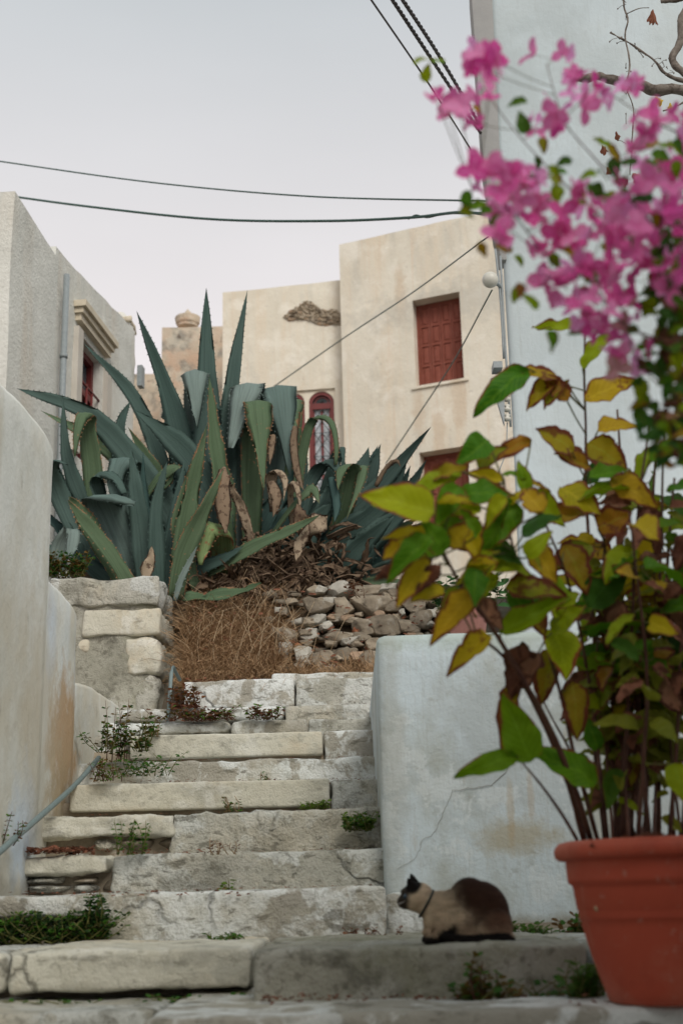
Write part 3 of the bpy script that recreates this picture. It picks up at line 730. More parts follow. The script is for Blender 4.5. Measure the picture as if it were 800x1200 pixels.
# the lower block with the arched windows
b8 = math.radians(7); ob_ = at(405, 400, 24.35); ob = (ob_.x, ob_.y)
ub = V((math.cos(b8), -math.sin(b8), 0)); nb = V((-math.sin(b8), -math.cos(b8), 0))
def bu(px, py): return plane_uv(px, py, ob, ub, nb)
uL, zL = bu(261, 343); uR, zR = 0, bu(400, 328)[1]
ol = V((ob[0], ob[1], 0)) + ub*uL
n0u, n1u, nzt, nzb = bu(329, 520)[0]-uL, bu(394, 520)[0]-uL, bu(365, 456.5)[1], bu(365, 575)[1]
facade('side_wall', (ol.x, ol.y), ub, nb, -uL, ZB-.5, lambda u: zL+(zR-zL)*u/(-uL), [(n0u, n1u, nzb, nzt, .16)], M['cream'], house, depth=5)
# arched pair set in the niche
O = ol - nb*.16
def arch_pts(cx, z0a, zs, r, n=18):
    return [(cx-r, z0a)] + [(cx-r*math.cos(math.pi*k/n), zs+r*math.sin(math.pi*k/n)) for k in range(n+1)] + [(cx+r, z0a)]
def slab2d(outer, inner, O, u_, n_, y0, y1):
    """ring or plate between two outlines with the same point count, from depth y0 to y1"""
    vs_, fs = [], []
    m = len(outer)
    for y in (y0, y1):
        for P_ in (outer, inner):
            vs_ += [O+u_*p[0]+V((0,0,p[1]))+n_*y for p in P_]
    for k in range(m-1):
        fs += [(2*m+k, 2*m+k+1, 3*m+k+1, 3*m+k), (k, m+k, m+k+1, k+1), (k, k+1, 2*m+k+1, 2*m+k), (m+k+1, m+k, 3*m+k, 3*m+k+1)]
    return vs_, fs
zr_ = nzt-.02
for (pa, pb_) in ((332, 357.5), (361.5, 392.5)):
    a, b = bu(pa, 520)[0]-uL, bu(pb_, 520)[0]-uL
    r = (b-a)/2; cx = (a+b)/2; zs = zr_-r-.01
    out = arch_pts(cx, nzb, zs, r); inn = arch_pts(cx, nzb, zs, r-.075)
    fv, ff = slab2d(out, inn, O, ub, nb, .0, .09); fo = mk('window_frame', fv, ff, M['redwin'], house, smooth=False)
    tr = MB(); zt_ = zs-.10
    tr.add(*obox(O+ub*(cx-r+.07)+V((0,0,zt_)), ub, nb, V((0,0,1)), 2*r-.14, .075, .12))
    tr.add(*obox(O+ub*(cx-.02)+V((0,0,nzb)), ub, nb, V((0,0,1)), .04, .06, zt_-nzb))
    for q in (-1, 1): tr.add(*obox(O+ub*(cx+q*(r-.095)-.02)+V((0,0,nzb)), ub, nb, V((0,0,1)), .04, .06, zt_-nzb))
    inn2 = arch_pts(cx, zs+.01, zs+.02, r-.11); inn3 = arch_pts(cx, zs+.01, zs+.02, r-.14)
    tr.add(*slab2d(inn2, inn3, O, ub, nb, .02, .05))
    tr.build('glazing_bar', M['redwin'], house, smooth=False)
    gp = arch_pts(cx, zs+.02, zs, r-.07); m_ = len(gp)
    mk('fanlight', [O+ub*p[0]+V((0,0,p[1]))+nb*.02 for p in gp], [tuple(range(m_-1, -1, -1))], M['glass'], house, smooth=False)
    mk('pane', [O+ub*p+V((0,0,q))+nb*.015 for p, q in ((cx-r+.07,nzb),(cx+r-.07,nzb),(cx+r-.07,zt_),(cx-r+.07,zt_))], [(0,1,2,3)], M['curtain'], house, smooth=False)
    gr = MB(); x0_, x1_ = cx-r+.1, cx+r-.1; hh = (x1_-x0_)*1.5
    zz = zt_-.02
    while zz > nzb+.1:
        for (pa_, pb2) in (((x0_, zz), (x1_, zz-hh)), ((x1_, zz), (x0_, zz-hh)), ((x0_, zz), (x1_, zz)), ((cx, zz), (x1_, zz-hh/2)), ((cx, zz), (x0_, zz-hh/2))):
            gr.add(*tube([O+ub*pa_[0]+V((0,0,pa_[1]))+nb*.075, O+ub*pb2[0]+V((0,0,pb2[1]))+nb*.075], .0085, 4))
        zz -= hh
    for s in range(-3, 4):
        an = math.pi/2+s*.4; gr.add(*tube([O+ub*cx+V((0,0,zs+.03))+nb*.05, O+ub*(cx+math.cos(an)*(r-.1))+V((0,0,zs+.03+math.sin(an)*(r-.1)))+nb*.05], .007, 4))
    gr.build('grille', M['iron'], house)
# plaster filling round the arches, with the rounded niche corner
mbp = MB()
def spandrel(a, b, ztop_, arcs):
    N = 60; vs_, fs = [], []
    for i in range(N+1):
        x = a+(b-a)*i/N; zl = None
        lo_ = nzb
        for cx, r, zs in arcs:
            if abs(x-cx) < r: lo_ = zs+math.sqrt(max(r*r-(x-cx)**2, 0))
        top = ztop_
        vs_ += [O+ub*x+V((0,0,lo_))+nb*.11, O+ub*x+V((0,0,top))+nb*.11, O+ub*x+V((0,0,lo_))]
    for i in range(N):
        if abs(vs_[3*i].z-vs_[3*i+3].z) < .5: fs.append((3*i, 3*i+3, 3*i+4, 3*i+1)); fs.append((3*i+2, 3*i+5, 3*i+3, 3*i))
        else:
            z_ = max(vs_[3*i].z, vs_[3*i+3].z)
            fs.append((3*i, 3*i+3, 3*i+4, 3*i+1))
    return vs_, fs
arcs = []
for (pa, pb_) in ((332, 357.5), (361.5, 392.5)):
    a, b = bu(pa, 520)[0]-uL, bu(pb_, 520)[0]-uL; arcs.append(((a+b)/2, (b-a)/2-.005, zr_-(b-a)/2-.01))
mk('niche_plaster', *spandrel(n0u, n1u, nzt, arcs), M['cream'], house, smooth=False)
# stones showing where the render fell off
rr = random.Random(5)
SCAR = [(250,325),(268,312),(285,300),(300,290),(320,293),(330,306),(345,311),(360,308),(374,313),(385,320),(386,345),(366,348),(350,346),(334,347),(320,343),(300,334),(284,338),(270,335),(258,334)]
sp2 = [(200+x/1.905, 200+y/1.905) for x, y in SCAR]
def inside(x, y, poly):
    c = False
    for (x0, y0), (x1, y1) in zip(poly, poly[1:]+poly[:1]):
        if (y0 > y) != (y1 > y) and x < (x1-x0)*(y-y0)/(y1-y0)+x0: c = not c
    return c
def edged(x, y, poly):
    return min(math.hypot(x-(a[0]+(b[0]-a[0])*t), y-(a[1]+(b[1]-a[1])*t)) for a, b in zip(poly, poly[1:]+poly[:1]) for t in (0, .25, .5, .75))
vs_, fs, G_ = [], [], {}
for i in range(75):
    for j in range(32):
        x, y = 329+i, 350+j
        jx = x+mnoise.noise(V((x*.35, y*.35, 0)))*2.2; jy = y+mnoise.noise(V((x*.35, y*.35, 7)))*2.2
        if inside(jx, jy, sp2):
            G_[i,j] = len(vs_); e_ = min(1, edged(jx, jy, sp2)/2.5)
            h_ = hit(x, y, ol, nb)+nb*(.012+.05*e_*(.5+mnoise.noise(V((x*.22, y*.4, 3)))+.9*mnoise.noise(V((x*.7, y*.9, 3))))); vs_.append(h_)
for (i, j) in list(G_):
    if (i+1,j) in G_ and (i,j+1) in G_ and (i+1,j+1) in G_: fs.append((G_[i,j], G_[i,j+1], G_[i+1,j+1], G_[i+1,j]))
b0 = len(vs_); vs_ += [v-nb*.06 for v in vs_[:b0]]; fs += [tuple(reversed([q+b0 for q in f])) for f in fs]
mk('bared_masonry', vs_, fs, M['scar'], house, smooth=False)
for k in range(46):
    px = rr.uniform(334, 401); py = rr.uniform(354, 382)
    if not inside(px, py, sp2) or edged(px, py, sp2) < 1.6: continue
    h_ = hit(px, py, ol, nb)
    sv, sf = stone((h_.x, h_.y+.01, h_.z), (rr.uniform(.05, .12), .05, rr.uniform(.025, .055)), 300+k, 2, .35)
    mk('rubble_stone', sv, sf, M[rr.choice(['rock', 'rockr2', 'rockr2'])], house)

# weathered tower and the low wall left of it
to = at(189, 450, 27); tw = thing('weathered_tower', 'square weathered plaster tower with a small pointed chimney behind the tallest agave leaf', 'tower', (to.x+1, 27, ZB))
facade('wall', (to.x, 27), V((1,0,0)), V((0,-1,0)), at(263,450,27).x-to.x, ZB-.5, lambda u: at(225,383,27).z, [], M['towerp'], tw, depth=3, jit=.02)
cz_ = at(220, 382, 27.6)
cv, cf = lathe([(0,0),(.23,0),(.235,.05),(.27,.09),(.285,.24),(.25,.255),(.15,.26),(.0,.47)], cz_-V((0,0,.04)), 18); 
cv = [V((v.x+mnoise.noise(v*9)*.02, v.y, v.z+mnoise.noise(v*7)*.015)) for v in cv]
mk('chimney', cv, cf, M['towerp'], tw, smooth=False)
lw = at(150, 480, 30)
o = facade('parapet_wall', (lw.x, 30), V((1,0,0)), V((0,-1,0)), at(192,450,30).x-lw.x, ZB-.5, lambda u: at(178,438,30).z, [], M['towerp'], None, depth=2)
tag(o, 'low weathered wall between the left house and the tower', 'wall')

# left house
hd = V((.129, 1, 0)).normalized(); hn = V((1, -.129, 0)).normalized(); ho = V((-4.3, 0, 0))
def lu(px, py): return plane_uv(px, py, (ho.x, ho.y), hd, hn)
lh = thing('left_house', 'rough grey rendered house with a red window under a carved lintel on the left', 'house', (-3, 12, ZB))
def lz(px, py): return lu(px, py)[1]
uc = lu(14, 300)[0]; us = lu(69, 300)[0]; ue = lu(160, 450)[0]
w0, w1 = lu(94.5, 440)[0], lu(124, 440)[0]; wz1 = lz(98, 391); wz0 = wz1-1.35
za0, za1 = lz(20, 228), lz(64, 297); zm_ = (za0+za1)/2
o1 = ho+hd*uc
facade('wall', (o1.x, o1.y), hd, hn, us-uc, ZB-.5, lambda u: za0+(za1-za0)*u/(us-uc), [], M['lhouse'], lh, depth=5, res=.3, jit=.03)
zb0, zb1 = lz(78, 301), lz(157, 381)
o2 = ho+hd*us - hn*.03
facade('wall', (o2.x, o2.y), hd, hn, ue-us, ZB-.5, lambda u: zb0+(zb1-zb0)*u/(ue-us), [(w0-us, w1-us, wz0, wz1, .3)], M['lhouse'], lh, depth=4.9, res=.3, jit=.03)
# stone surround and lintel
def lbox(a, b, z0_, z1_, d0, d1, nm, mt, par=lh):
    sv, sf = obox(ho+hd*a+V((0,0,z0_))+hn*d0, hd, hn, V((0,0,1)), b-a, d1-d0, z1_-z0_)
    return mk(nm, sv, sf, M[mt], par, smooth=False)
lbox(w0-.16, w0-.01, wz0, wz1, -.04, .025, 'jamb_stone', 'limetrim'); lbox(w1+.01, w1+.17, wz0, wz1, -.04, .022, 'jamb_stone', 'limetrim')
c0, c1 = lu(89, 385)[0], lu(129, 410)[0]; zc1 = lz(90, 358); zc0 = zc1-.24
zcl = lz(91, 374)
for k, (p, q, d) in enumerate(((0, .07, .035), (.073, .13, .065), (.133, .20, .10))):
    lbox(c0+(2-k)*.03, c1-(2-k)*.03, zcl+p, zcl+q, -.03, d, 'lintel_moulding', 'stonetrim')
lbox(w0+.0, w1-.0, wz0, wz1, -.22, -.20, 'window_pane', 'glass')
for (a, b, c, d) in ((w0,w0+.06,wz0,wz1),(w1-.06,w1,wz0,wz1),(w0+.06,w1-.06,wz1-.07,wz1),(w0+.06,w1-.06,wz1-.50,wz1-.43),((w0+w1)/2-.03,(w0+w1)/2+.03,wz0,wz1-.5),(w0+.06,w1-.06,wz0,wz0+.06)):
    lbox(a, b, c, d, -.198, -.14, 'window_frame', 'redwin')
wb = [w0+.06+(w1-w0-.12)*k/4 for k in range(1, 4)]
for u_ in wb:
    p = ho+hd*u_-hn*.07; tv, tf = tube([p+V((0,0,wz0)), p+V((0,0,wz1-.42))], .014, 6); mk('window_bar', tv, tf, M['redwin'], lh)
for q in (.45, .78, 1.1):
    p = ho-hn*.07; tv, tf = tube([p+hd*w0+V((0,0,wz1-q)), p+hd*w1+V((0,0,wz1-q))], .014, 6); mk('window_bar', tv, tf, M['redwin'], lh)
# downpipe
pa = hit(78.5, 322, o1+hn*.06, hn); tv, tf = tube([V((pa.x, pa.y, ZB-.4)), pa], .031, 10); dp = mk('downpipe', tv, tf, M['metal'], lh)
for z_ in (pa.z-.9, pa.z-2.0):
    tv, tf = lathe([(.034,0),(.040,0),(.040,.04),(.034,.04)], V((pa.x, pa.y, z_)), 12); mk('pipe_clip', tv, tf, M['metal'], dp)
cq = at(143, 384, 15.6)
vs_, fs = rbox(cq.x-.16, cq.x+.14, 15.4, 15.8, cq.z-.9, cq.z+.02, .1, .03, .03, 4, 3); ch = mk('chimney', vs_, fs, M['lhouse'], lh)
vs_, fs = rbox(cq.x-.19, cq.x+.16, 15.36, 15.84, cq.z-.02, cq.z+.05, .1, .02, .02, 6, 5); mk('chimney_slab', vs_, fs, M['stonetrim'], ch)
cv, cf = lathe([(0,.05),(.16,.05),(.14,.10),(.05,.20),(.0,.22)], cq-V((.02,0,0)), 14); mk('chimney_cap', cv, cf, M['lhouse'], ch, smooth=False)
ve = lu(161, 445); p = ho+hd*(ue-.05)+hn*.02+V((0,0,lz(161,455)))
sv, sf = obox(p, hd, hn, V((0,0,1)), .12, .06, .26); mk('vent_box', sv, sf, M['metal'], lh, smooth=False)

# tall white house on the right
WY = 9.0
wh = thing('white_house', 'tall plain white house wall with a grey strip for its shaded side on the right', 'house', (1.3, WY, CZ))
edge = [(571.5,-60),(573,0),(583,204),(590,310),(597,430),(601,500),(606,620),(609,740),(610,800)]
EZ = [(at(x, y, WY).z, at(x, y, WY).x) for x, y in edge]; EZ.sort()
xl = interp([(EZ[0][0]-3, EZ[0][1])]+EZ+[(EZ[-1][0]+2, EZ[-1][1]-.05)])
zs_ = [0.3+(EZ[-1][0]+1.2-.3)*i/60 for i in range(61)]; us_ = [0, .02, .05] + [.25*i for i in range(1, 26)]
vs_, fs = [], []
for z_ in zs_:
    for u_ in us_:
        q = V((xl(z_)+u_, WY + (.03 if u_ == 0 else .008 if u_ == .02 else 0), z_)); q.y += mnoise.noise(q*1.1)*.014*(u_ > 0) + mnoise.noise(q*4)*.003
        vs_.append(q)
n = len(us_)
for j in range(60):
    for i in range(n-1): fs.append((j*n+i, j*n+i+1, (j+1)*n+i+1, (j+1)*n+i))
b0 = len(vs_)
for j, z_ in enumerate(zs_): vs_.append(V((xl(z_)*1.72+.02, WY+6, z_))); vs_.append(V((xl(z_)+6.5, WY+6, z_)))
for j in range(60):
    fs.append((j*n, (j+1)*n, b0+2*(j+1), b0+2*j)); fs.append((j*n+n-1, b0+2*j+1, b0+2*(j+1)+1, (j+1)*n+n-1))
fs.append(tuple([60*n+i for i in range(n)]+[b0+121, b0+120]))
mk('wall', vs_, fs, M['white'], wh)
# tapering strip for its side face, the shade put into the grey
st = [((549,-60),(573,-60)),((551,0),(573,0)),((566,204),(583,204)),((579,280),(588,280)),((586,310),(590,311))]
vs_, fs = [], []
for (a, b) in st:
    A_, B_ = at(*a, WY+.06), at(*b, WY+.06)
    vs_ += [V((A_.x, WY-.02, A_.z)), V((B_.x+.01, WY-.035, B_.z)), V((B_.x+.01, WY+.10, B_.z)), V((A_.x, WY+.16, A_.z))]
for i in range(len(st)-1):
    for k in range(4):
        k2 = (k+1) % 4; fs.append((i*4+k, (i+1)*4+k, (i+1)*4+k2, i*4+k2))
fs += [(0,1,2,3), (16,19,18,17)]
mk('corner_strip', vs_, fs, M['greyside'], wh, smooth=False)
for dx, pts in ((0, [(586,300),(590,380),(594,440),(598,500)]), (0, [(580,292),(586,350),(590,420)])):
    tv, tf = tube([at(x, y, WY-.03) for x, y in pts], .009, 6, 10); mk('conduit', tv, tf, M['metal'], wh)
br = MB()
B_ = at(583, 430, WY-.05); br.add(*box(B_.x-.045, B_.x+.02, WY-.16, WY-.03, at(0,455,WY).z, B_.z))
A1, A2, A3 = at(574,446,WY-.05), at(590,500,WY-.05), at(590,440,WY-.05)
br.add([A1, A2, A3, A1+V((0,-.04,0)), A2+V((0,-.04,0)), A3+V((0,-.04,0))], [(0,1,2),(5,4,3),(0,3,4,1),(1,4,5,2),(2,5,3,0)])
br.build('cable_bracket', M['metal'], wh, smooth=False)
for y_ in (470, 482, 493):
    c_ = at(594, y_, WY-.07); tv, tf = lathe([(.0,0),(.022,.0),(.028,.02),(.014,.03),(.026,.045),(0,.055)], c_, 10); mk('insulator', tv, tf, M['globe'], wh)
# globe lamp on the corner
gc = at(574, 328, WY-.14)
lampo = thing('globe_lamp', 'round opal globe wall lamp on the corner of the white house', 'lamp', gc)
bm = bmesh.new(); bmesh.ops.create_uvsphere(bm, u_segments=24, v_segments=16, radius=.060)
mk('globe', [gc+v.co for v in bm.verts], [tuple(v.index for v in f.verts) for f in bm.faces], M['globe'], lampo); bm.free()
tv, tf = tube([gc+V((.03,.03,.0)), gc+V((.08,.10,.0)), gc+V((.10,.16,-.02))], .016, 8, 6); mk('lamp_arm', tv, tf, M['metal'], lampo)

# ------------------------------------------------------------------ cables
def cable(name, label, pts, r, mat, n=40):
    tv, tf = tube([V(p) for p in pts], r, 6, n); o = mk(name, tv, tf, M[mat]); tag(o, label, 'cable'); return o
cable('overhead_cable', 'upper dark green cable crossing the sky', [at(-260,150,15), at(0,189,14), at(180,214,13), at(360,230,12), at(541,235,10.5), at(578,236,WY+.1)], .0085, 'wire')
cable('overhead_cable', 'lower and thicker dark green cable crossing the sky', [at(-260,190,14), at(0,228,13.5), at(120,244,12.6), at(250,257,11.8), at(380,259,11), at(480,255,10.2), at(536,249,9.6), at(580,252,WY)], .0125, 'wire')
cable('overhead_cable', 'slack end of wire looped round the lower cable near the white house', [at(478,257,10.2), at(487,252,10.15), at(500,255,10.1), at(520,251,9.9), at(545,250,9.5)], .006, 'wire')
for k in (0, 1):
    P = spline([at(452,-12,6.2), at(506,70,7.2), at(563,156,WY-.05)], 240)
    if k: P = spline([at(464,-12,6.2), at(516,68,7.2), at(564,150,WY-.05)], 240)
    mb = MB()
    for ph in range(3):
        q = [p + V((math.cos(i*.30+ph*2.09), 0, math.sin(i*.30+ph*2.09)))*.0075 for i, p in enumerate(P)]
        mb.add(*tube(q, .0062, 5))
    o = mb.build('twisted_cable', M['wireb']); tag(o, ('left' if not k else 'right')+'-hand one of the two thick twisted cables coming down to the white house', 'cable')
cable('thin_cable', 'thin dark wire dropping from the top edge to the grey corner strip', [at(428,-10,6), at(500,95,7.2), at(545,165,8.4), at(566,202,WY-.02)], .0065, 'wireb')
cable('thin_cable', 'thin wire slanting from behind the drooping agave leaves up to the white house', [at(318,455,23.4), at(400,398,19), at(480,345,14), at(572,277,WY)], lambda t: .0125-.0065*t, 'wire')
cable('thin_cable', 'thin wire running from the globe lamp down behind the right agave', [at(452,543,23.0), at(490,486,18), at(530,425,13.5), at(576,340,WY-.02)], lambda t: .0125-.0065*t, 'wire')
cable('thin_cable', 'short grey wire hanging below the cable bracket', [at(594,495,WY-.04), at(592,530,WY-.06), at(582,560,WY-.06), at(577,600,WY-.05)], .004, 'metal')

# unseen house beside and behind the camera, added to shade the lower steps
ph = thing('shade_house', 'unseen white house with a roof over the lane, added to shade the lower steps', 'house', (2.2, 0, 0))
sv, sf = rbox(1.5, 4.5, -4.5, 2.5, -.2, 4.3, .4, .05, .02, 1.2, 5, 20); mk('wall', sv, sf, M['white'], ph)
sv, sf = rbox(-1.9, 1.52, -4.5, -1.3, 3.2, 3.6, .4, .05, .02, 1.2, 6, 20); mk('shade_roof', sv, sf, M['white'], ph)

# hose and pipe by the steps
hp = [hitX(-30, 1022, WX+.05), hitX(0, 998, WX+.05), hitX(18, 982, WX+.05), hitX(55, 950, WX+.05), hitX(90, 918, WX+.05), hitX(116, 888, WX+.06)]
tv, tf = tube(hp, .0135, 8, 30, amp=.001); o = mk('garden_hose', tv, tf, M['hose']); tag(o, 'grey green hose running up along the foot of the left wall', 'hose')
pp = [at(197,846,8.28), at(199,815,8.3), at(201,788,8.32), at(203,782,8.36), at(211,797,8.5)]
tv, tf = tube(pp, .012, 8); o = mk('metal_pipe', tv, tf, M['hose']); tag(o, 'short bent grey pipe standing beside the stone pillar', 'pipe')
# ------------------------------------------------------------------ agaves
VIEW = V((0, -1, -.25)).normalized()          # roughly towards the steps
def blade(pts, w, side=None, twist=0, n=16, gut=.22, prof=None, teeth=True, curl=0, th=.010, wav=0, seed=0):
    P = spline(pts, n)
    ch = (P[-1]-P[0]).normalized()
    if side is None:
        S0 = ch.cross(VIEW)
        if S0.length < .1: S0 = V((1,0,0))
        S0.normalize(); S0 = Matrix.Rotation(twist, 3, ch) @ S0
    else: S0 = V(side).normalized()
    vs_, fs, uv = [], [], []
    prof = prof or (lambda t: min(1, .72+.9*t)*(1-max(0, (t-.35)/.65)**1.9)+.004)
    for i, p in enumerate(P):
        T = (P[min(i+1,n-1)]-P[max(i-1,0)]).normalized()
        s = (S0-T*S0.dot(T)); s = s.normalized() if s.length > .05 else S0
        N = s.cross(T).normalized(); t = i/(n-1)
        ww = w*prof(t)/2
        if wav: ww *= 1+mnoise.noise(V((t*6, seed, 0)))*wav
        wob = mnoise.noise(V((t*5, seed*2.3, 1)))*wav*w
        for x in (-1, -.55, 0, .55, 1):
            vs_.append(p+s*(x*ww*(1-.15*gut))+N*((x*x)*gut*ww*2*.5+wob*x)); uv.append((x, t))
        for x in (.6, 0, -.6):
            vs_.append(p+s*(x*ww)+N*((x*x)*gut*ww-th*(1-t*.8)-.15*ww*(1-abs(x)))); uv.append((x, t))
    for i in range(n-1):
        for k in range(8):
            k2 = (k+1) % 8; fs.append((i*8+k, (i+1)*8+k, (i+1)*8+k2, i*8+k2))
    fs.append(tuple(range(8))); fs.append(tuple(reversed([(n-1)*8+k for k in range(8)])))
    if teeth:
        m = max(8, int(sum((a-b).length for a, b in zip(P, P[1:]))/.05))
        for q in range(1, m-1):
            t = q/m*(n-1); i = int(t); f = t-i
            for c in (0, 4):
                e = vs_[i*8+c].lerp(vs_[(i+1)*8+c], f); o_ = (vs_[i*8+c]-vs_[i*8+2]).normalized(); T = (P[i+1]-P[i]).normalized()
                b0 = len(vs_); L_ = .009+.004*rnd.random()
                vs_ += [e-T*.007-o_*.003, e+T*.007-o_*.003, e+o_*L_+T*.003]; uv += [(1.25, q/m)]*3; fs.append((b0, b0+1, b0+2))
    return vs_, fs, uv
def ag_leaf(par, pts, wpx, dy=(0,0), mat='ag', base=None, **k):
    k.setdefault('wav', .24)
    """pts: base to tip as seen from the steps; dy: distance of base and tip from the plant's heart"""
    n = len(pts); P = []
    for i, p in enumerate(pts):
        t = i/(n-1)
        P.append(at(p[0], p[1], p[2] if len(p) > 2 else base+dy[0]+(dy[1]-dy[0])*t))
    w = wpx*base/FP
    vs_, fs, uv = blade(P, w, seed=len(par.children)+1, **k)
    return mk('dead_leaf' if mat == 'agd' else 'leaf', vs_, fs, M[mat], par, uv=uv)
pA = at(243, 690, 10.25)
A = thing('agave', 'largest agave with tall straight blue green leaves and a spear pointing at the sky', 'agave', pA)
bA = 10.25
LA = [  # (points base->tip, width px, (dy base, dy tip), mat, kw)
 ([(250,655),(247,560),(243,460),(242,338)], 40, (0,.1), 'ag', {}),
 ([(244,650),(238,560),(236,480),(239,385)], 30, (.15,.3), 'ag', {}),
 ([(262,650),(266,560),(272,450),(290,340)], 27, (.1,.25), 'ag', {}),
 ([(240,655),(222,560),(200,470),(160,364)], 34, (.05,.1), 'ag', {}),
 ([(225,660),(200,575),(160,470),(98,402)], 24, (.2,.35), 'ag', {}),
 ([(232,665),(192,590),(110,490),(20,455)], 34, (-.1,-.25), 'ag', {}),
 ([(222,660),(178,580),(118,520),(48,481)], 26, (.1,.1), 'agw', {}),
 ([(262,660),(250,590),(215,528),(156,479)], 44, (-.15,-.25), 'ag', {}),
 ([(268,655),(262,580),(252,520),(245,440)], 30, (-.25,-.3), 'agw', dict(twist=.7)),
 ([(255,660),(240,600),(214,520),(206,470)], 26, (.3,.4), 'ag', {}),
 ([(222,640,10.5),(232,520,10.5),(231,452,10.5),(229,436,10.35),(229,448,10.18),(231,500,10.1)], 36, None, 'agp', dict(side=(1,0,0), prof=lambda t: (1 if t < .7 else max(.03, 1-((t-.7)/.3)**1.5)))),
 ([(214,650,10.6),(205,545,10.6),(200,495,10.6),(196,482,10.5),(190,490,10.4)], 20, None, 'ag', dict(side=(1,.3,0), prof=lambda t: 1-.8*t)),
 ([(196,610),(186,560),(150,500)], 22, (.2,.3), 'agw', {}),
 ([(230,690),(214,640),(210,600),(243,497)], 20, (-.55,-.75), 'agw', dict(twist=.5)),
 ([(207,698),(214,640),(228,560),(243,497)], 24, (-.6,-.8), 'agw', dict(twist=.3)),
 ([(205,702),(215,650),(238,600),(262,550)], 25, (-.65,-.9), 'agw', dict(twist=.4)),
 ([(243,672),(300,640),(340,622),(374,604)], 19, (-.5,-.8), 'agw', dict(twist=-.6)),
 ([(216,700),(245,699),(280,694),(306,683)], 18, (-.75,-1.0), 'agw', dict(twist=-.9)),
 ([(212,688),(232,668),(262,655),(285,640)], 18, (-.5,-.6), 'ag', dict(twist=-.5)),
 ([(205,704),(212,680),(224,655),(231,640)], 7, (-.7,-.8), 'agp', {}),
 ([(262,672,9.9),(262,628,9.7),(254,617,9.6),(240,622,9.55),(236,645,9.55),(235,662,9.55)], 34, None, 'agp2', dict(side=(.8,-.2,-.5), prof=lambda t: 1-.85*max(0, (t-.6)/.4))),
 ([(300,660),(285,600),(272,575),(266,560)], 12, (-.3,-.5), 'agd', dict(wav=.5, th=.02)),
 ([(263,548,9.6),(261,562,9.55),(262,600,9.5),(265,625,9.5)], 19, None, 'agd', dict(side=(1,.2,0), wav=.5, prof=lambda t: .25+math.sin(math.pi*min(1, t*1.05))*.8)),
]
for pts, wv, dy, mt, kw in LA: ag_leaf(A, pts, wv, dy or (0,0), mt, bA, **kw)
pL = at(150, 690, 10.0)
B = thing('agave', 'crowded agave with bent grey green leaves beside the left wall above the stone pillar', 'agave', pL)
bB = 10.0
pf_blunt = lambda t: (.85+.3*t if t < .5 else 1)*(1 if t < .85 else 1-((t-.85)/.15)**2*.9)
LB = [
 ([(104,600),(92,575),(78,530),(74,468)], 19, (.1,-.1), 'ag', {}),
 ([(112,640,10.1),(110,560,10.1),(104,510,10.05),(104,487,9.95),(96,488,9.85),(90,510,9.8),(88,535,9.8)], 26, None, 'agw', dict(side=(1,0,0), prof=lambda t: 1-.9*t**2)),
 ([(142,640),(139,560),(141,500),(153,470)], 19, (.2,.2), 'ag', {}),
 ([(152,660,10.1),(150,600,10.1),(152,560,10.05),(150,541,9.95),(142,541,9.85),(136,560,9.8),(137,590,9.8)], 34, None, 'agp3', dict(side=(1,.3,0), prof=lambda t: 1-.75*max(0, (t-.5)*2)**2)),
 ([(128,620,10.0),(118,585,9.95),(112,562,9.9),(122,554,9.8),(138,562,9.75),(146,578,9.7)], 24, None, 'ag', dict(side=(.6,.5,.6), prof=lambda t: 1-.6*t)),
 ([(160,690,9.9),(142,640,9.85),(124,598,9.8),(120,586,9.75),(136,582,9.6),(158,590,9.55)], 52, None, 'agp3', dict(side=(1,.2,-.1), prof=lambda t: .8+.25*t if t < .6 else max(.05, 1-((t-.6)/.4)**1.6))),
 ([(170,700),(168,640),(160,580),(154,526)], 27, (-.2,-.25), 'ag', {}),
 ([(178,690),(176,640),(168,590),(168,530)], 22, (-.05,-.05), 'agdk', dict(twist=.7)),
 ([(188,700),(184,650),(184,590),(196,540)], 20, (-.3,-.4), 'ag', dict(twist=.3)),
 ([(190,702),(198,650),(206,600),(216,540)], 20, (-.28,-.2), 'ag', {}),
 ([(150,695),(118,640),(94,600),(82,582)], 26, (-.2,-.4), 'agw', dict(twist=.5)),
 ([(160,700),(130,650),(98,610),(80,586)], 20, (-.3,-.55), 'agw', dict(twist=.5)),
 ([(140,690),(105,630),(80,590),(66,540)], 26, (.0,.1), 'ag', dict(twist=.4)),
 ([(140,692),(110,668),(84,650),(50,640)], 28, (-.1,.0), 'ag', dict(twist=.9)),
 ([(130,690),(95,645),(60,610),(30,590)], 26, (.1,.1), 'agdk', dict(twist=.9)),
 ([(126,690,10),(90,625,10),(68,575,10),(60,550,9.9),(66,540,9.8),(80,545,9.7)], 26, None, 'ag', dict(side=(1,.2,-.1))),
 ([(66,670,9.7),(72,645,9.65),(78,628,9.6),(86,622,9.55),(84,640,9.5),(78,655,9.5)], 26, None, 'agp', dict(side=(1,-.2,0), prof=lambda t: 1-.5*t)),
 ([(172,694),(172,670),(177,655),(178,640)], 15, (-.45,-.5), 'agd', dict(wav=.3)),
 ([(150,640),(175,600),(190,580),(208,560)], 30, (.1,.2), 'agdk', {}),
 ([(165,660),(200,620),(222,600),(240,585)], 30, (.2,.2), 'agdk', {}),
 ([(152,610,10.1),(185,560,10.0),(205,552,9.9),(190,575,9.75)], 26, None, 'agw', dict(side=(.4,.2,1))),
]
for pts, wv, dy, mt, kw in LB: ag_leaf(B, pts, wv, dy or (0,0), mt, bB, **kw)
pC = at(320, 680, 10.45)
C_ = thing('agave', 'agave with broad folded leaves hanging limp in front of the arched windows', 'agave', pC)
bC = 10.45
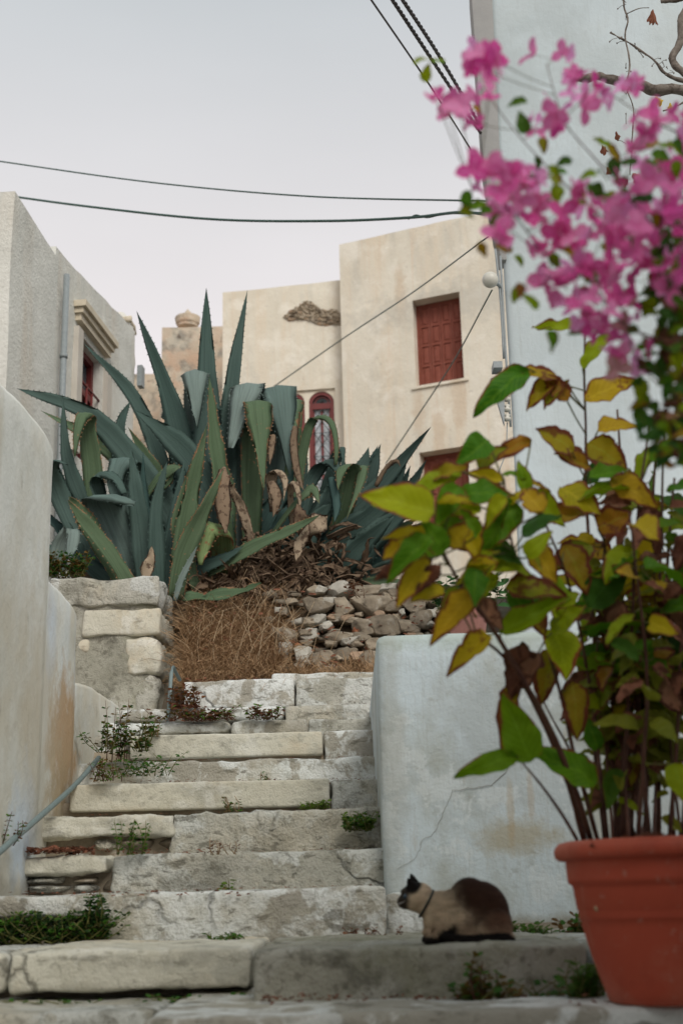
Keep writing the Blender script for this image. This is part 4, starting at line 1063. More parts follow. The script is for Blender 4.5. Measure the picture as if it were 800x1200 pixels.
def fold(x0, y0, xt, yt, xe, ye, wv, mt, Y=10.45, out=.35, side=(1,0,0), nar=.8, lw=1.0):
    """a leaf rising from (x0,y0), folding over at (xt,yt), its end hanging at (xe,ye)"""
    xm = (x0+xt)/2+rnd.uniform(-4, 4); ym = (y0+yt)/2
    pts = [(x0,y0,Y),(xm,ym,Y+.03),(xt+(x0-xt)*.12, yt+14, Y-.02),(xt,yt,Y-.10),(xt+(xe-xt)*.15, yt+10, Y-.22),((xt*.55+xe*.45),(yt*.6+ye*.4),Y-.28),(xe,ye,Y-out)]
    return (pts, wv, None, mt, dict(side=(side[0], rnd.uniform(-.35,.35), rnd.uniform(-.1,.1)), n=26, gut=.05, prof=lambda t: (.7+.4*min(1, t/.4))*(1 if t < .55 else 1-((t-.55)/.45)**2*nar)))
LC = [
 fold(285,660,290,452,270,525,37,'agp',10.5),
 fold(295,660,302,472,309,572,33,'agw',10.3, nar=.95),
 fold(312,655,326,455,340,558,38,'agp3',10.45, nar=.95),
 fold(346,640,341,470,338,515,28,'agw',10.5, nar=.5),
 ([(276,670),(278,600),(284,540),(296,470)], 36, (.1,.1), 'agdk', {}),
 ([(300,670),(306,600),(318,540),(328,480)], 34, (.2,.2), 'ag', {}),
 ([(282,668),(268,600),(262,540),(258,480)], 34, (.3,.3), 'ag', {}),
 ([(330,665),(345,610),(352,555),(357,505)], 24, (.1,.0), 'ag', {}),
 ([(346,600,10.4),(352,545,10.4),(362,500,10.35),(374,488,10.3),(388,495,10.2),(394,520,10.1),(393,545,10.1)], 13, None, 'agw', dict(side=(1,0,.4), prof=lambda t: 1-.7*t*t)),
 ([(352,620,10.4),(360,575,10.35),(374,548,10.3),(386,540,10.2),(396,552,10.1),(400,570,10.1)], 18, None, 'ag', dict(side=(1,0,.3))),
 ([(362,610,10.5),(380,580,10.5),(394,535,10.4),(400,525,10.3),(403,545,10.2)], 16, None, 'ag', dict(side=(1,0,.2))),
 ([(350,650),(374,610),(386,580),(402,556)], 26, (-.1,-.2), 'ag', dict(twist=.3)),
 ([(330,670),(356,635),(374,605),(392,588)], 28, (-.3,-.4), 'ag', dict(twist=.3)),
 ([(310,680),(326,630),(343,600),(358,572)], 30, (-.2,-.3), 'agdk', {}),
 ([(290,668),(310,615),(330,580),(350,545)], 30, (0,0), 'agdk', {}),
 ([(300,655,10.2),(330,610,10.05),(350,585,9.95),(366,573,9.9),(374,590,9.8)], 22, None, 'agw', dict(side=(.5,.3,1))),
 ([(320,600,10.2),(318,560,10.1),(326,552,10.0),(334,564,9.9),(332,588,9.85)], 12, None, 'agd', dict(side=(1,0,0), wav=.4)),
 ([(345,620,10.1),(340,580,10.0),(345,565,9.9),(350,580,9.85),(352,600,9.85)], 10, None, 'agd', dict(side=(1,0,0), wav=.4)),
 ([(383,612,9.7),(365,615,9.65),(352,632,9.6),(347,658,9.6)], 24, None, 'agd', dict(side=(.6,0,.8), wav=.5)),
 ([(355,625,9.8),(352,605,9.7),(348,590,9.7)], 17, None, 'agd', dict(side=(1,0,0), wav=.5)),
 ([(318,565,10.0),(324,583,9.9),(320,606,9.9)], 15, None, 'agd', dict(side=(1,0,.2), wav=.5)),
 ([(346,500,10.1),(344,525,10.05),(350,560,10.0),(356,575,10)], 10, None, 'agd', dict(side=(1,0,0), wav=.4)),
 ([(388,560,10.1),(394,590,10.0),(392,612,9.95)], 12, None, 'agdk', dict(side=(1,0,0), wav=.3)),
 ([(320,510,10.1),(318,525,10.05),(316,545,10.0)], 9, None, 'agd', dict(side=(1,0,0), wav=.4)),
]
for pts, wv, dy, mt, kw in LC: ag_leaf(C_, pts, wv, dy or (0,0), mt, bC, **kw)
pD = at(410, 690, 10.5)
D_ = thing('agave', 'right-hand agave fanning stout leaves towards the lower red shutter', 'agave', pD)
bD = 10.5
LD = [
 ([(375,655),(405,610),(440,575),(505,500)], 32, (0,.2), 'ag', {}),
 ([(380,650),(398,600),(420,560),(432,524)], 34, (.1,.2), 'ag', {}),
 ([(385,650),(420,600),(435,555),(446,520)], 22, (.2,.3), 'ag', {}),
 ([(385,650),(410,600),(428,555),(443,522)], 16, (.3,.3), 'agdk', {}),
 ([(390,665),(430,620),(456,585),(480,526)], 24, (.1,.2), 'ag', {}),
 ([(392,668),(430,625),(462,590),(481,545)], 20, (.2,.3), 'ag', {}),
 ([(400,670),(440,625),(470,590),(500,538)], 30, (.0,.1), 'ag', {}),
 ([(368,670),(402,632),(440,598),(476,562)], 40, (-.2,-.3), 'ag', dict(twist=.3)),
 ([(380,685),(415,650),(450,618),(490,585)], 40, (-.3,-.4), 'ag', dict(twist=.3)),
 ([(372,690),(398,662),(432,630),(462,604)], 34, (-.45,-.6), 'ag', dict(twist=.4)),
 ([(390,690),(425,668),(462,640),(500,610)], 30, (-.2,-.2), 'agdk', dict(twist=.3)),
 ([(395,695),(440,672),(470,660),(510,650)], 26, (-.2,-.2), 'ag', dict(twist=.4)),
 ([(400,698),(430,682),(470,684),(505,692)], 12, (-.5,-.6), 'agw', dict(twist=-.5)),
 ([(410,700),(440,692),(456,696),(466,706)], 10, (-.6,-.7), 'ag', dict(twist=-.6)),
 ([(366,660),(392,610),(404,575),(400,525)], 20, (.3,.4), 'ag', {}),
 ([(388,640,10.4),(402,600,10.3),(412,560,10.2),(408,546,10.1),(399,552,10.0),(396,575,9.95)], 26, None, 'agw', dict(side=(1,.1,.2))),
 ([(392,640,10.4),(404,590,10.3),(416,556,10.25),(424,548,10.2),(420,570,10.05),(405,610,10.0)], 20, None, 'agw', dict(side=(.8,.1,.5))),
 ([(440,570,10.4),(452,548,10.4),(464,540,10.35),(470,548,10.3)], 7, None, 'agd', dict(side=(.3,0,1))),
 ([(455,600),(465,580),(474,565)], 16, (-.1,-.2), 'agd', dict(wav=.3)),
]
for pts, wv, dy, mt, kw in LD: ag_leaf(D_, pts, wv, dy or (0,0), mt, bD, **kw)
for k in range(16):
    px, a = rnd.uniform(85, 215), rnd.uniform(-.9, .9); L_ = rnd.uniform(70, 130); b_ = (px+rnd.uniform(-15,15)+12, 690)
    ag_leaf(B, [b_, (b_[0]+math.sin(a)*L_*.5, 690-L_*.55), (b_[0]+math.sin(a)*L_, 690-L_*math.cos(a*.7))], rnd.uniform(15, 24), (.15,.35), rnd.choice(['ag', 'agdk', 'agw']), bB, twist=rnd.uniform(-.6,.6))
for k in range(16):
    px, a = rnd.uniform(290, 380), rnd.uniform(-.5, .8); L_ = rnd.uniform(70, 135); b_ = (px, 672)
    ag_leaf(C_, [b_, (b_[0]+math.sin(a)*L_*.5, 672-L_*.55), (b_[0]+math.sin(a)*L_, 672-L_*math.cos(a*.7))], rnd.uniform(13, 22), (.0,.25), rnd.choice(['ag', 'agdk', 'agw']), bC, twist=rnd.uniform(-.6,.6))
for k in range(14):
    px, a = rnd.uniform(380, 430), rnd.uniform(.0, 1.2); L_ = rnd.uniform(60, 125); b_ = (px, 688)
    ag_leaf(D_, [b_, (b_[0]+math.sin(a)*L_*.5, 688-L_*.55), (b_[0]+math.sin(a)*L_, 688-L_*math.cos(a*.7))], rnd.uniform(12, 22), (.1,.35), rnd.choice(['ag', 'agdk', 'agw']), bD, twist=rnd.uniform(-.6,.6))
# hearts: dark stumps the leaves grow from
for T_, c, s in ((A, (243,672), (.42,.3,.36)), (B, (150,680), (.5,.3,.28)), (C_, (318,668), (.4,.3,.34)), (D_, (395,676), (.34,.3,.26))):
    q = at(c[0], c[1], WL[T_.name].y+.15); vs_, fs = stone(q, s, 55, 3, .3); mk('stem', vs_, fs, M['agstump'], T_)

# heap of crumpled dead agave leaves under the plants
heap = MB(); rr = random.Random(12)
for k in range(420):
    px = rr.triangular(225, 440, 325); py = rr.gauss(672, 22)
    if px < 290: py = rr.gauss(690, 12)
    if py > 725: continue
    Y = 10.0-(py-640)/90*.45+rr.uniform(-.1,.15)
    p = at(px, py, Y); a = rr.uniform(0, 6.28); L_ = rr.uniform(.06, .30)
    d = V((math.cos(a), -.3+rr.uniform(-.4,.2), math.sin(a)*.6-.35)).normalized()
    q1 = p+d*L_*.5+V((rr.uniform(-.05,.05), 0, rr.uniform(-.02,.08))); q2 = p+d*L_
    vs_, fs, uv = blade([p, q1, q2], rr.uniform(.012, .055), n=8, teeth=False, wav=.7, seed=k, twist=rr.uniform(-1.5,1.5), gut=.6)
    heap.add(vs_, fs, uv)
o = heap.build('dead_leaf_heap', M['agd'], kind='stuff'); tag(o, 'heap of crumpled brown dead leaves under the agaves', 'dead leaves', kind='stuff')

# ------------------------------------------------------------------ rubble wall of field stones
rub = thing('rubble_wall', 'tumbled dry wall of grey field stones under the right agave', 'wall', at(410, 790, 9.2))
RS = [(372,713,38,30,'rock'),(415,707,0,0,''),(398,693,34,28,'rockw'),(375,693,20,14,'rockw'),(430,694,60,20,'rock'),(436,712,62,32,'rock'),(402,715,30,34,'rock'),
 (462,742,0,0,''),(455,735,52,30,'rock'),(425,737,36,26,'rock'),(428,740,0,0,''),(423,738,18,22,'rockr'),(382,734,20,13,'rockw'),(361,731,22,16,'rock'),(362,744,24,20,'rockw'),
 (395,748,44,20,'rock'),(440,757,34,18,'rock'),(335,748,34,30,'rock'),(333,765,24,26,'rockw'),(357,772,26,36,'rockw'),(346,790,36,16,'rock'),(375,775,36,26,'rock'),
 (405,768,30,22,'rock'),(432,775,26,26,'rock'),(482,708,30,36,'rock'),(470,719,13,10,'rockw'),(494,728,26,30,'rock'),(508,705,30,26,'rock'),(476,735,30,22,'rock'),
 (392,788,34,16,'rock'),(425,792,30,16,'rock'),(333,718,16,12,'rock'),(525,730,36,30,'rock'),(550,728,30,34,'rock'),(412,728,40,10,'rock'),(412,752,24,14,'rockw'),(320,782,18,12,'rockw'),(322,740,14,10,'rock'),
 (455,690,36,16,'rockw'),(480,688,30,18,'rock'),(350,758,16,12,'rockr'),(390,726,22,12,'rock'),(445,728,14,10,'rockw')]
def crag(c, s, seed):
    """broken, angular field stone"""
    bm = bmesh.new(); bmesh.ops.create_icosphere(bm, subdivisions=4, radius=1)
    r_ = random.Random(seed); pl = [(V((r_.gauss(0,1), r_.gauss(0,.8), r_.gauss(0,1))).normalized(), r_.uniform(.50, .80)) for _ in range(13)] + [(V((0,0,1)), .62), (V((0,0,-1)), .62), (V((0,-1,0)), .6)]
    for v in bm.verts:
        p = v.co.copy()
        for n, d in pl:
            k_ = p.dot(n)
            if k_ > d: p -= n*(k_-d)
        p += p*(mnoise.noise(p*2.4+V((seed,0,0)))*.10+mnoise.noise(p*7+V((seed,0,0)))*.06+mnoise.noise(p*17)*.02); v.co = p
    out = [V(c)+V((v.co.x*s[0]*1.2, v.co.y*s[1]*1.2, v.co.z*s[2]*1.2)) for v in bm.verts]; f_ = [tuple(v.index for v in f.verts) for f in bm.faces]; bm.free(); return out, f_
for k, (x, y, wv, hv, mt) in enumerate(RS):
    if not mt: continue
    Y = 9.55-(y-690)/110*.55+rr.uniform(-.04,.04); c = at(x, y, Y); s = Y/FP
    vs_, fs = crag(c, (wv*s*.49, min(wv,hv)*s*.6+.05, hv*s*.52), 40+k)
    mk('stone', vs_, fs, M[mt], rub)
for k in range(75):
    x, y = rr.uniform(318, 560), rr.uniform(690, 796); Y = 9.52-(y-690)/110*.57; q_ = rr.uniform(.022, .055)
    vs_, fs = crag(at(x, y, Y), (q_*1.35, q_*1.2, q_*rr.uniform(.6,1)), 500+k); mk('stone', vs_, fs, M[rr.choice(['rock','rock','rockw','rock','rockr2'])], rub)
def crag2(c, s, seed):
    v_, f_ = stone(c, s, seed, 2, .3); c = V(c)
    return [c+(p-c)*(1+.22*math.sin(i*7.3+seed)) for i, p in enumerate(v_)], f_
fill = MB()
for k in range(170):
    x, y = rr.uniform(315, 560), rr.uniform(688, 798)
    Y = 9.62-(y-690)/110*.55; s = rr.uniform(.015, .05)
    fill.add(*crag2(at(x, y, Y), (s*1.5, s, s*rr.uniform(.5, .9)), 200+k))
fill.build('rubble_fill', M['rock'], rub, kind='stuff')
def wedge_core():
    vs_, fs = [], []
    for i in range(24):
        for j in range(12):
            x = 312+250*i/23; y = 688+120*j/11; Y = 9.68-(y-690)/110*.55
            q = at(x, y, Y); q += V((mnoise.noise(q*7), mnoise.noise(q*7+V((5,5,5))), 0))*.05; vs_.append(q)
    for i in range(23):
        for j in range(11): fs.append((i*12+j, i*12+j+1, (i+1)*12+j+1, (i+1)*12+j))
    return vs_, fs
vs_, fs = wedge_core(); b0 = len(vs_); vs_ += [v+V((0,.5,-.05)) for v in vs_[:]]
fs += [tuple(reversed([i+b0 for i in f])) for f in fs]
mk('earth_core', vs_, fs, M['dirt'], rub)
# loose stones in the dry grass
for k, (x, y, wv) in enumerate(((303,782,14),(268,770,9),(262,705,16),(245,742,8),(285,712,10))):
    Y = 9.35; c = at(x, y, 8.95+(800-y)/110*.95); s = Y/FP
    vs_, fs = stone(c, (wv*s*.6, wv*s*.4, wv*s*.4), 90+k, 3, .15); o = mk('loose_stone', vs_, fs, M['rockw']); tag(o, ('small pale stone low in the dry grass just above the top step', 'small pale stone halfway up the dry grass bank', 'larger pale stone high in the dry grass near the pillar', 'smallest pale stone in the dry grass beside the pillar', 'flat pale stone under the green agave leaf lying on the bank')[k], 'stone', 'loose stones in the dry grass')

# ------------------------------------------------------------------ dry grass on the bank
def strip(mb, P, w, s=None):
    """a thin blade: two-sided ribbon"""
    n = len(P); b0 = len(mb.v)
    for i, p in enumerate(P):
        T = (P[min(i+1,n-1)]-P[max(i-1,0)]); sd_ = (s or V((1,.2,0))); sd_ = sd_-T*(sd_.dot(T)/max(T.length_squared, 1e-9))
        if sd_.length < 1e-4: sd_ = V((0,0,1))
        sd_.normalize(); ww = w*(1-.7*i/(n-1)); mb.v += [p-sd_*ww, p+sd_*ww]; mb.uv += [(0, i/n)]*2
    for i in range(n-1): mb.f.append((b0+2*i, b0+2*i+1, b0+2*i+3, b0+2*i+2))
gr = MB()
for k in range(24000):
    if rr.random() < .72: x = rr.uniform(-1.12, -.30); y = rr.uniform(8.85, 10.1)
    else: x = rr.uniform(-.5, .5); y = rr.uniform(8.8, 9.9)
    z = bank_z(x, y)+.01
    if x > -.35: z += .04; y -= .05
    h_ = rr.uniform(.05, .20)*(1.3 if rr.random() < .15 else 1); a = rr.uniform(0, 6.28); le = rr.uniform(.4, 1.6)
    p = V((x, y, z)); d = V((math.cos(a)*le, math.sin(a)*le-.35, 1)).normalized()*h_
    k1 = V((rr.gauss(0,1), rr.gauss(0,1), rr.gauss(0,.6)))*h_*.35
    P = [p, p+d*.5+k1*.5, p+d+k1-V((0,0,h_*.15)), p+d*1.3+k1*1.2-V((0,0,h_*.5))]
    strip(gr, P, rr.uniform(.0012, .0030), V((rr.gauss(0,1), rr.gauss(0,.3), rr.gauss(0,.4))))
o = gr.build('dry_grass', M['straw'], kind='stuff'); tag(o, 'tangled dry brown grass on the bank above the top step', 'dry grass', kind='stuff')
gp = MB()
stalks = [((262,800),(290,740),(318,690)),((272,800),(285,745),(306,700)),((285,800),(300,750),(345,700)),((292,800),(310,752),(352,720)),((300,798),(308,740),(322,700)),
 ((228,750),(255,722),(270,722)),((385,768),(397,740),(410,715)),((300,790),(290,720),(300,690)),((310,795),(330,760),(355,742)),((278,795),(270,740),(290,700)),((320,795),(325,740),(330,708)),((430,745),(445,725),(455,712)),
 ((330,800),(350,775),(380,768)),((255,795),(250,755),(262,715)),((340,795),(330,750),(345,715)),((268,798),(296,760),(330,735)),((385,770),(420,770),(450,755)),((235,790),(232,750),(246,730)),((400,740),(425,755),(450,780)),((352,800),(364,772),(372,742))]
for k in range(50):
    a = rr.uniform(210, 350) if k < 58 else rr.uniform(350, 440); b = rr.uniform(725, 800); stalks.append(((a, b), (a+rr.gauss(6,12), b-rr.uniform(15,35)), (a+rr.gauss(10,24), b-rr.uniform(30,72))))
for s_ in stalks:
    Y = 9.0+(800-s_[0][1])/110*.9-.08
    P = spline([at(x, y, Y+rr.uniform(-.1,.1)) for x, y in s_], 10); gp.add(*tube(P, lambda t: .0030-.0018*t, 4))
o = gp.build('dry_stalks', M['strawp'], kind='stuff'); tag(o, 'pale dry stalks standing out of the brown grass', 'dry grass', kind='stuff')

# ------------------------------------------------------------------ small weeds
LEAFQ = [(0,0),(.5,.35),(.42,.8),(0,1),(-.42,.8),(-.5,.35)]
def tinyleaf(mb, p, d, nrm, L_, w):
    d = d.normalized(); s = d.cross(nrm).normalized(); b0 = len(mb.v)
    for (x, y) in LEAFQ: mb.v.append(p+d*(y*L_)+s*(x*w)+nrm*(-.15*L_*y*y+abs(x)*w*.3)); mb.uv.append((x*2, y))
    mb.f += [(b0,b0+1,b0+2,b0+3), (b0,b0+3,b0+4,b0+5)]
def weed(name, label, px, py, Y, hpx, wpx, ns, lf, leafpx=4, dens=1.0, stem='gstem', mats=('lv',), group=None, lean=0, upright=.6):
    root = at(px, py, Y); s = Y/FP
    T_ = thing(name, label, 'weed', root, group)
    st_ = MB(); fo = {m: MB() for m in mats}
    for k in range(ns):
        a = rr.uniform(-1, 1); b0 = root+V((rr.uniform(-.5,.5)*wpx*s, rr.uniform(-.03,.04), -.005))
        h_ = hpx*s*rr.uniform(.45, 1.0)
        top = b0+V((a*wpx*s*.5*(1-upright)+lean*h_, rr.uniform(-.06,.02), h_))
        mid = b0.lerp(top, .5)+V((rr.uniform(-.02,.02), -.01, 0))
        P = spline([b0, mid, top], 8); st_.add(*tube(P, lambda t: .0030-.0018*t, 4))
        nl = int((h_/s)/leafpx*2.2*dens)+2
        for q in range(nl):
            t = rr.uniform(.1, 1); p = P[int(t*7)]; an = rr.uniform(0, 6.28)
            d = V((math.cos(an), math.sin(an)*.8, rr.uniform(-.1,.7)))
            L_ = leafpx*s*rr.uniform(.7, 1.4); nrm = V((rr.gauss(0,.5), -.4+rr.gauss(0,.4), 1)).normalized()
            tinyleaf(fo[rr.choice(mats)], p+d*.004, d, nrm, L_, L_*.62)
    st_.build('stem', M[stem], T_)
    for m_, b_ in fo.items():
        if b_.f: b_.build('foliage', M[m_], T_, kind='stuff')
    return T_
weed('weed_plant', 'tallest weed with thin upright stalks growing against the left parapet', 133, 892, 7.15, 82, 40, 9, 0, 4.5, 1.1, 'cane', ('lv','lo2'), upright=.75)
weed('weed_plant', 'bushy weed with small round leaves at the foot of the left parapet', 145, 880, 7.1, 45, 60, 22, 0, 5, 1.3, 'gstem', ('lv','lo2'), upright=.3)
weed('weed_plant', 'sprawling weed hanging over the riser left of the long pale slab', 168, 908, 7.05, 28, 64, 18, 0, 5, 1.0, 'gstem', ('lv',), upright=.2)
weed('weed_plant', 'reddish weed tucked between hose and long pale slab', 126, 914, 6.7, 30, 34, 12, 0, 4.5, 1.0, 'cane', ('lv','lo2'), upright=.4)
weed('weed_plant', 'thin weed climbing up the left wall above the hose', 12, 990, 5.6, 46, 22, 3, 0, 4, 1.5, 'cane', ('lv','lo2'), lean=.3)
weed('weed_plant', 'feathery green weed in front of the broken step slab', 150, 1000, 5.95, 50, 34, 9, 0, 4, 1.2, 'gstem', ('lv',), upright=.35)
weed('weed_plant', 'small dry weed on the second step from the top', 178, 862, 7.5, 18, 16, 9, 0, 3.5, 1.2, 'drystem', ('lo2','lv'))
weed('weed_row', 'row of low green and red weeds on the narrow top steps', 272, 843, 7.9, 17, 110, 40, 0, 5, 1.3, 'cane', ('lv','lo2','lb2'), upright=.5)
weed('weed_row', 'low rusty weed at the foot of the bent pipe', 218, 843, 7.92, 16, 66, 26, 0, 5, 1.3, 'cane', ('lb2','lo2'), upright=.4)
weed('weed_row', 'rusty brown weed below the stone pillar corner', 216, 828, 8.26, 28, 30, 18, 0, 5, 1.2, 'cane', ('lb2','lo2'), upright=.5)
weed('moss_tuft', 'bright green moss tuft at the right end of the long slab', 369, 949, 6.7, 12, 26, 22, 0, 4.5, 1.6, 'gstem', ('lg2',), upright=.2)
weed('moss_tuft', 'bright green cushion plant in the gap beside the white wall', 420, 972, 6.28, 22, 32, 30, 0, 5, 1.6, 'gstem', ('lg2','lv'), upright=.2)
weed('moss_tuft', 'dark moss tuft at the middle of the wide cement riser', 269, 1106, 5.44, 14, 32, 20, 0, 5, 1.5, 'gstem', ('lv',), upright=.2)
weed('weed_plant', 'little sprig growing at the foot of the whitewashed riser', 312, 918, 7.1, 16, 10, 5, 0, 3.5, 1.3, 'drystem', ('lv','lo2'))
weed('weed_plant', 'two small sprigs in front of the long pale slab', 268, 951, 6.66, 20, 24, 7, 0, 3.5, 1.0, 'drystem', ('lo2','lv'))
weed('weed_plant', 'single upright blade of green on the middle riser', 266, 1044, 5.93, 15, 6, 4, 0, 6, .8, 'gstem', ('lg2',), upright=1)
weed('weed_plant', 'dry brown sprigs on the step below the broken slab', 262, 1000, 5.93, 22, 34, 7, 0, 3.5, .8, 'drystem', ('lo2','lb2'))
weed('moss_bed', 'dark green moss and ivy filling the hollow under the left step slab', 55, 1104, 5.42, 38, 120, 110, 0, 6, 1.2, 'gstem', ('lv','lv2'), upright=.1)
weed('weed_plant', 'creeping weed reaching up over the left step slab corner', 108, 1085, 5.40, 38, 22, 14, 0, 5.5, 1.3, 'gstem', ('lv','lv2'), upright=.6)
weed('weed_plant', 'upright weed against the grey step block below the cat', 565, 1172, 3.92, 62, 34, 7, 0, 9, 1.2, 'cane', ('lv','lo2'), upright=.8)
weed('weed_row', 'low straggling weed along the foot of the grey step block', 600, 1176, 3.92, 30, 120, 30, 0, 9, 1.0, 'gstem', ('lv','lo2'), upright=.3)
weed('weed_plant', 'fresh green weed close beside the terracotta pot', 690, 1174, 3.86, 55, 38, 22, 0, 10, 1.2, 'gstem', ('lv','lg2'), upright=.5)
weed('weed_plant', 'low green weed at the foot of the white wall behind the cat tail', 618, 1098, 5.3, 18, 50, 26, 0, 7, 1.2, 'gstem', ('lv','lg2'), upright=.3)
weed('weed_plant', 'leafy weed between white wall and pot', 676, 1104, 5.2, 34, 34, 24, 0, 8, 1.2, 'gstem', ('lv','lo2'), upright=.5)
weed('weed_row', 'dark weeds in the crack below the long lime slab', 170, 1184, 4.36, 20, 240, 36, 0, 6, .9, 'gstem', ('lv',), upright=.2)
weed('weed_row', 'rusty weed patch at the foot of the riser beside the white wall', 428, 1104, 5.46, 18, 56, 16, 0, 5, .8, 'cane', ('lb2','lo2'), upright=.2)
weed('weed_bush', 'low green and orange bush between left wall and agaves', 72, 676, 9.3, 34, 60, 60, 0, 5, 1.4, 'gstem', ('lv','lo2'), upright=.4)
weed('weed_bush', 'green grassy plant behind the white wall under the lower shutter', 545, 715, 9.0, 46, 70, 50, 0, 13, .6, 'gstem', ('lg3',), upright=.1)
weed('weed_bush', 'trailing plant with reddish stalk over the rubble stones', 415, 700, 9.1, 22, 26, 6, 0, 5, .6, 'cane', ('lb2',), upright=.2)
# leaf litter
lit = MB()
def litter(px0, px1, y, Y, n, s=5, zup=.0, dyr=.10):
    for k in range(n):
        p = at(rr.uniform(px0, px1), y, Y)+V((0, rr.uniform(0, dyr), zup+rr.uniform(0, .02)))
        a = rr.uniform(0, 6.28); tinyleaf(lit, p, V((math.cos(a), math.sin(a), rr.uniform(-.1,.5))), V((rr.gauss(0,.6), rr.gauss(0,.6)-.3, 1)).normalized(), s*Y/FP*rr.uniform(.6, 1.7), s*Y/FP*rr.uniform(.3, .7))
litter(30, 105, 1000, 5.98, 160, 9); litter(105, 240, 1000, 5.98, 50, 5); litter(190, 250, 844, 7.92, 90, 5); litter(200, 232, 829, 8.2, 80, 6)
litter(140, 420, 918, 7.1, 60, 4); litter(0, 300, 1050, 5.44, 60, 5); litter(380, 460, 1106, 5.4, 60, 5); litter(300, 690, 1176, 3.9, 160, 7, dyr=.05); litter(600, 690, 1100, 5.5, 80, 7, dyr=.3); litter(660, 800, 1178, 3.6, 30, 6)
litter(215, 440, 797, 8.75, 120, 5)
for k in range(260):
    x, y = rr.uniform(225, 560), rr.uniform(690, 796); p = at(x, y, 9.45-(y-690)/110*.6); a = rr.uniform(0, 6.28)
    tinyleaf(lit, p, V((math.cos(a), math.sin(a), rr.uniform(-.3,.5))), V((rr.gauss(0,.6), -1, .5)).normalized(), rr.uniform(.02,.07), rr.uniform(.008,.022))
for k in range(500):
    i_ = rr.choice(((-1.3,.1,5.9,'C',5.52),(-1.3,.1,5.9,'D',6.02),(-1.3,.1,6,'E',6.37),(-1.2,.1,6,'F',6.78),(-1.2,.1,6,'G',7.22)))
    p = V((rr.uniform(i_[0], i_[1]), i_[4]+rr.uniform(.0,.05), Z[i_[3]]+.004)); a = rr.uniform(0, 6.28)
    tinyleaf(lit, p, V((math.cos(a), math.sin(a), rr.uniform(0,.5))), V((0,-.3,1)).normalized(), rr.uniform(.006,.02), rr.uniform(.004,.009))
o = lit.build('leaf_litter', M['lb'], kind='stuff'); tag(o, 'scattered dry brown leaves and bits lying on the steps', 'leaf litter', kind='stuff')
# small pink pot behind the wall
pc = at(548, 738, 7.6); pv, pf = lathe([(0,-.12),(.085,-.12),(.115,.06),(.135,.065),(.135,.11),(.12,.11),(.11,.06),(0,.055)], pc, 24)
pt = mk('small_flower_pot', pv, pf, M['pinkpot']); tag(pt, 'small pink flower pot standing behind the top of the white wall', 'flower pot')
# ------------------------------------------------------------------ terracotta pot
UPV = V((0,0,1))
hb = hit(785, 1181, (0,0,za), UPV)
rb_px = 79
Rb = rb_px*(hb.y+.2)/FP; PYc = hb.y+Rb
PC = V((at(785, 1080, PYc).x, PYc, za))
def pr(px): return PC.x-at(px, 1080, PYc).x
def pz(py): return at(700, py, PYc).z-za
tpz = pz(1007)
def zf(y): return tpz*(1176-y)/(1176-1007)
prof = [(0,0), (pr(711),0), (pr(707),.006)]
for x, y in ((703,1160),(697,1142),(691.5,1122),(687,1104),(683,1088),(680.8,1078),(679.2,1077),(680.2,1074),(678.8,1072),(679.8,1069),(678.2,1067),(675,1042),(674,1038),(669.5,1035),(669,1030),(668,1012),(668,1007)): prof.append((pr(x), zf(y)))
tp0 = pz(1007)
body_top = tp0
pot = thing('terracotta_pot', 'large round terracotta coloured pot with a rolled rim standing on the bottom step', 'flower pot', PC)
inner = [(pr(672), tp0+.01), (pr(680), tp0-.02), (pr(718), .05), (0, .05)]
pv, pf = lathe(prof+[(pr(668), tp0+.012)]+inner, PC, 72); mk('pot_body', pv, pf, M['terra'], pot)
R1 = pr(655); zt_ = pz(986)
rim = [(pr(670), tp0-.004), (R1-.012, tp0-.002), (R1-.002, tp0+.006), (R1, tp0+.022), (R1-.004, zt_-.014), (R1-.014, zt_-.004), (R1-.03, zt_), (R1-.045, zt_-.006), (R1-.05, zt_-.03), (pr(671), tp0+.002)]
pv, pf = lathe(rim, PC, 72); mk('pot_rim', pv, pf, M['terra'], pot)
pv, pf = lathe([(pr(672)-.004, zt_-.035), (pr(700), zt_-.028), (pr(740), zt_-.02), (0, zt_-.015)], PC, 48)
pv = [v+V((0,0,mnoise.noise(v*20)*.008)) for v in pv]; mk('soil', pv, pf, M['dirt'], pot)
an = math.radians(208); kc = V((PC.x+math.cos(an)*(pr(681)+.002), PC.y+math.sin(an)*(pr(681)+.002), za+pz(1064)))
kv, kf = stone(kc, (.010,.008,.008), 3, 2, .2); mk('drain_stub', kv, kf, M['strawp'], pot)

# ------------------------------------------------------------------ the plant in the pot
def leafmesh(name, mat, droop=.1, fold=.12, wav=.05, wshape=(.25, 1.0, .62), seed=0, nl=10, curl=0, serr=0):
    vs_, fs, uv = [], [], []
    nl = 16
    for i in range(nl+1):
        t = i/nl
        wd = max(.012, (math.sin(math.pi*t**wshape[2])**.8))
        wd *= 1+mnoise.noise(V((t*5, seed, 3)))*serr+mnoise.noise(V((t*19, seed, 5)))*serr*.5
        for x in (-1, -.66, -.33, 0, .33, .66, 1):
            xx = x*.5*wd
            z = -droop*t*t + droop*.0 + abs(x)*fold*wd*.5*(1 if curl == 0 else 1-curl*abs(x)*2) + mnoise.noise(V((t*5+seed, x*1.2, seed*1.7)))*wav
            vs_.append((xx + mnoise.noise(V((t*3, seed*2, 7)))*.06, t, z)); uv.append((x, t))
    for i in range(nl):
        for k in range(6): fs.append((i*7+k, i*7+k+1, (i+1)*7+k+1, (i+1)*7+k))
    return mesh(name, vs_, fs, mat, True, uv)
LM = {}
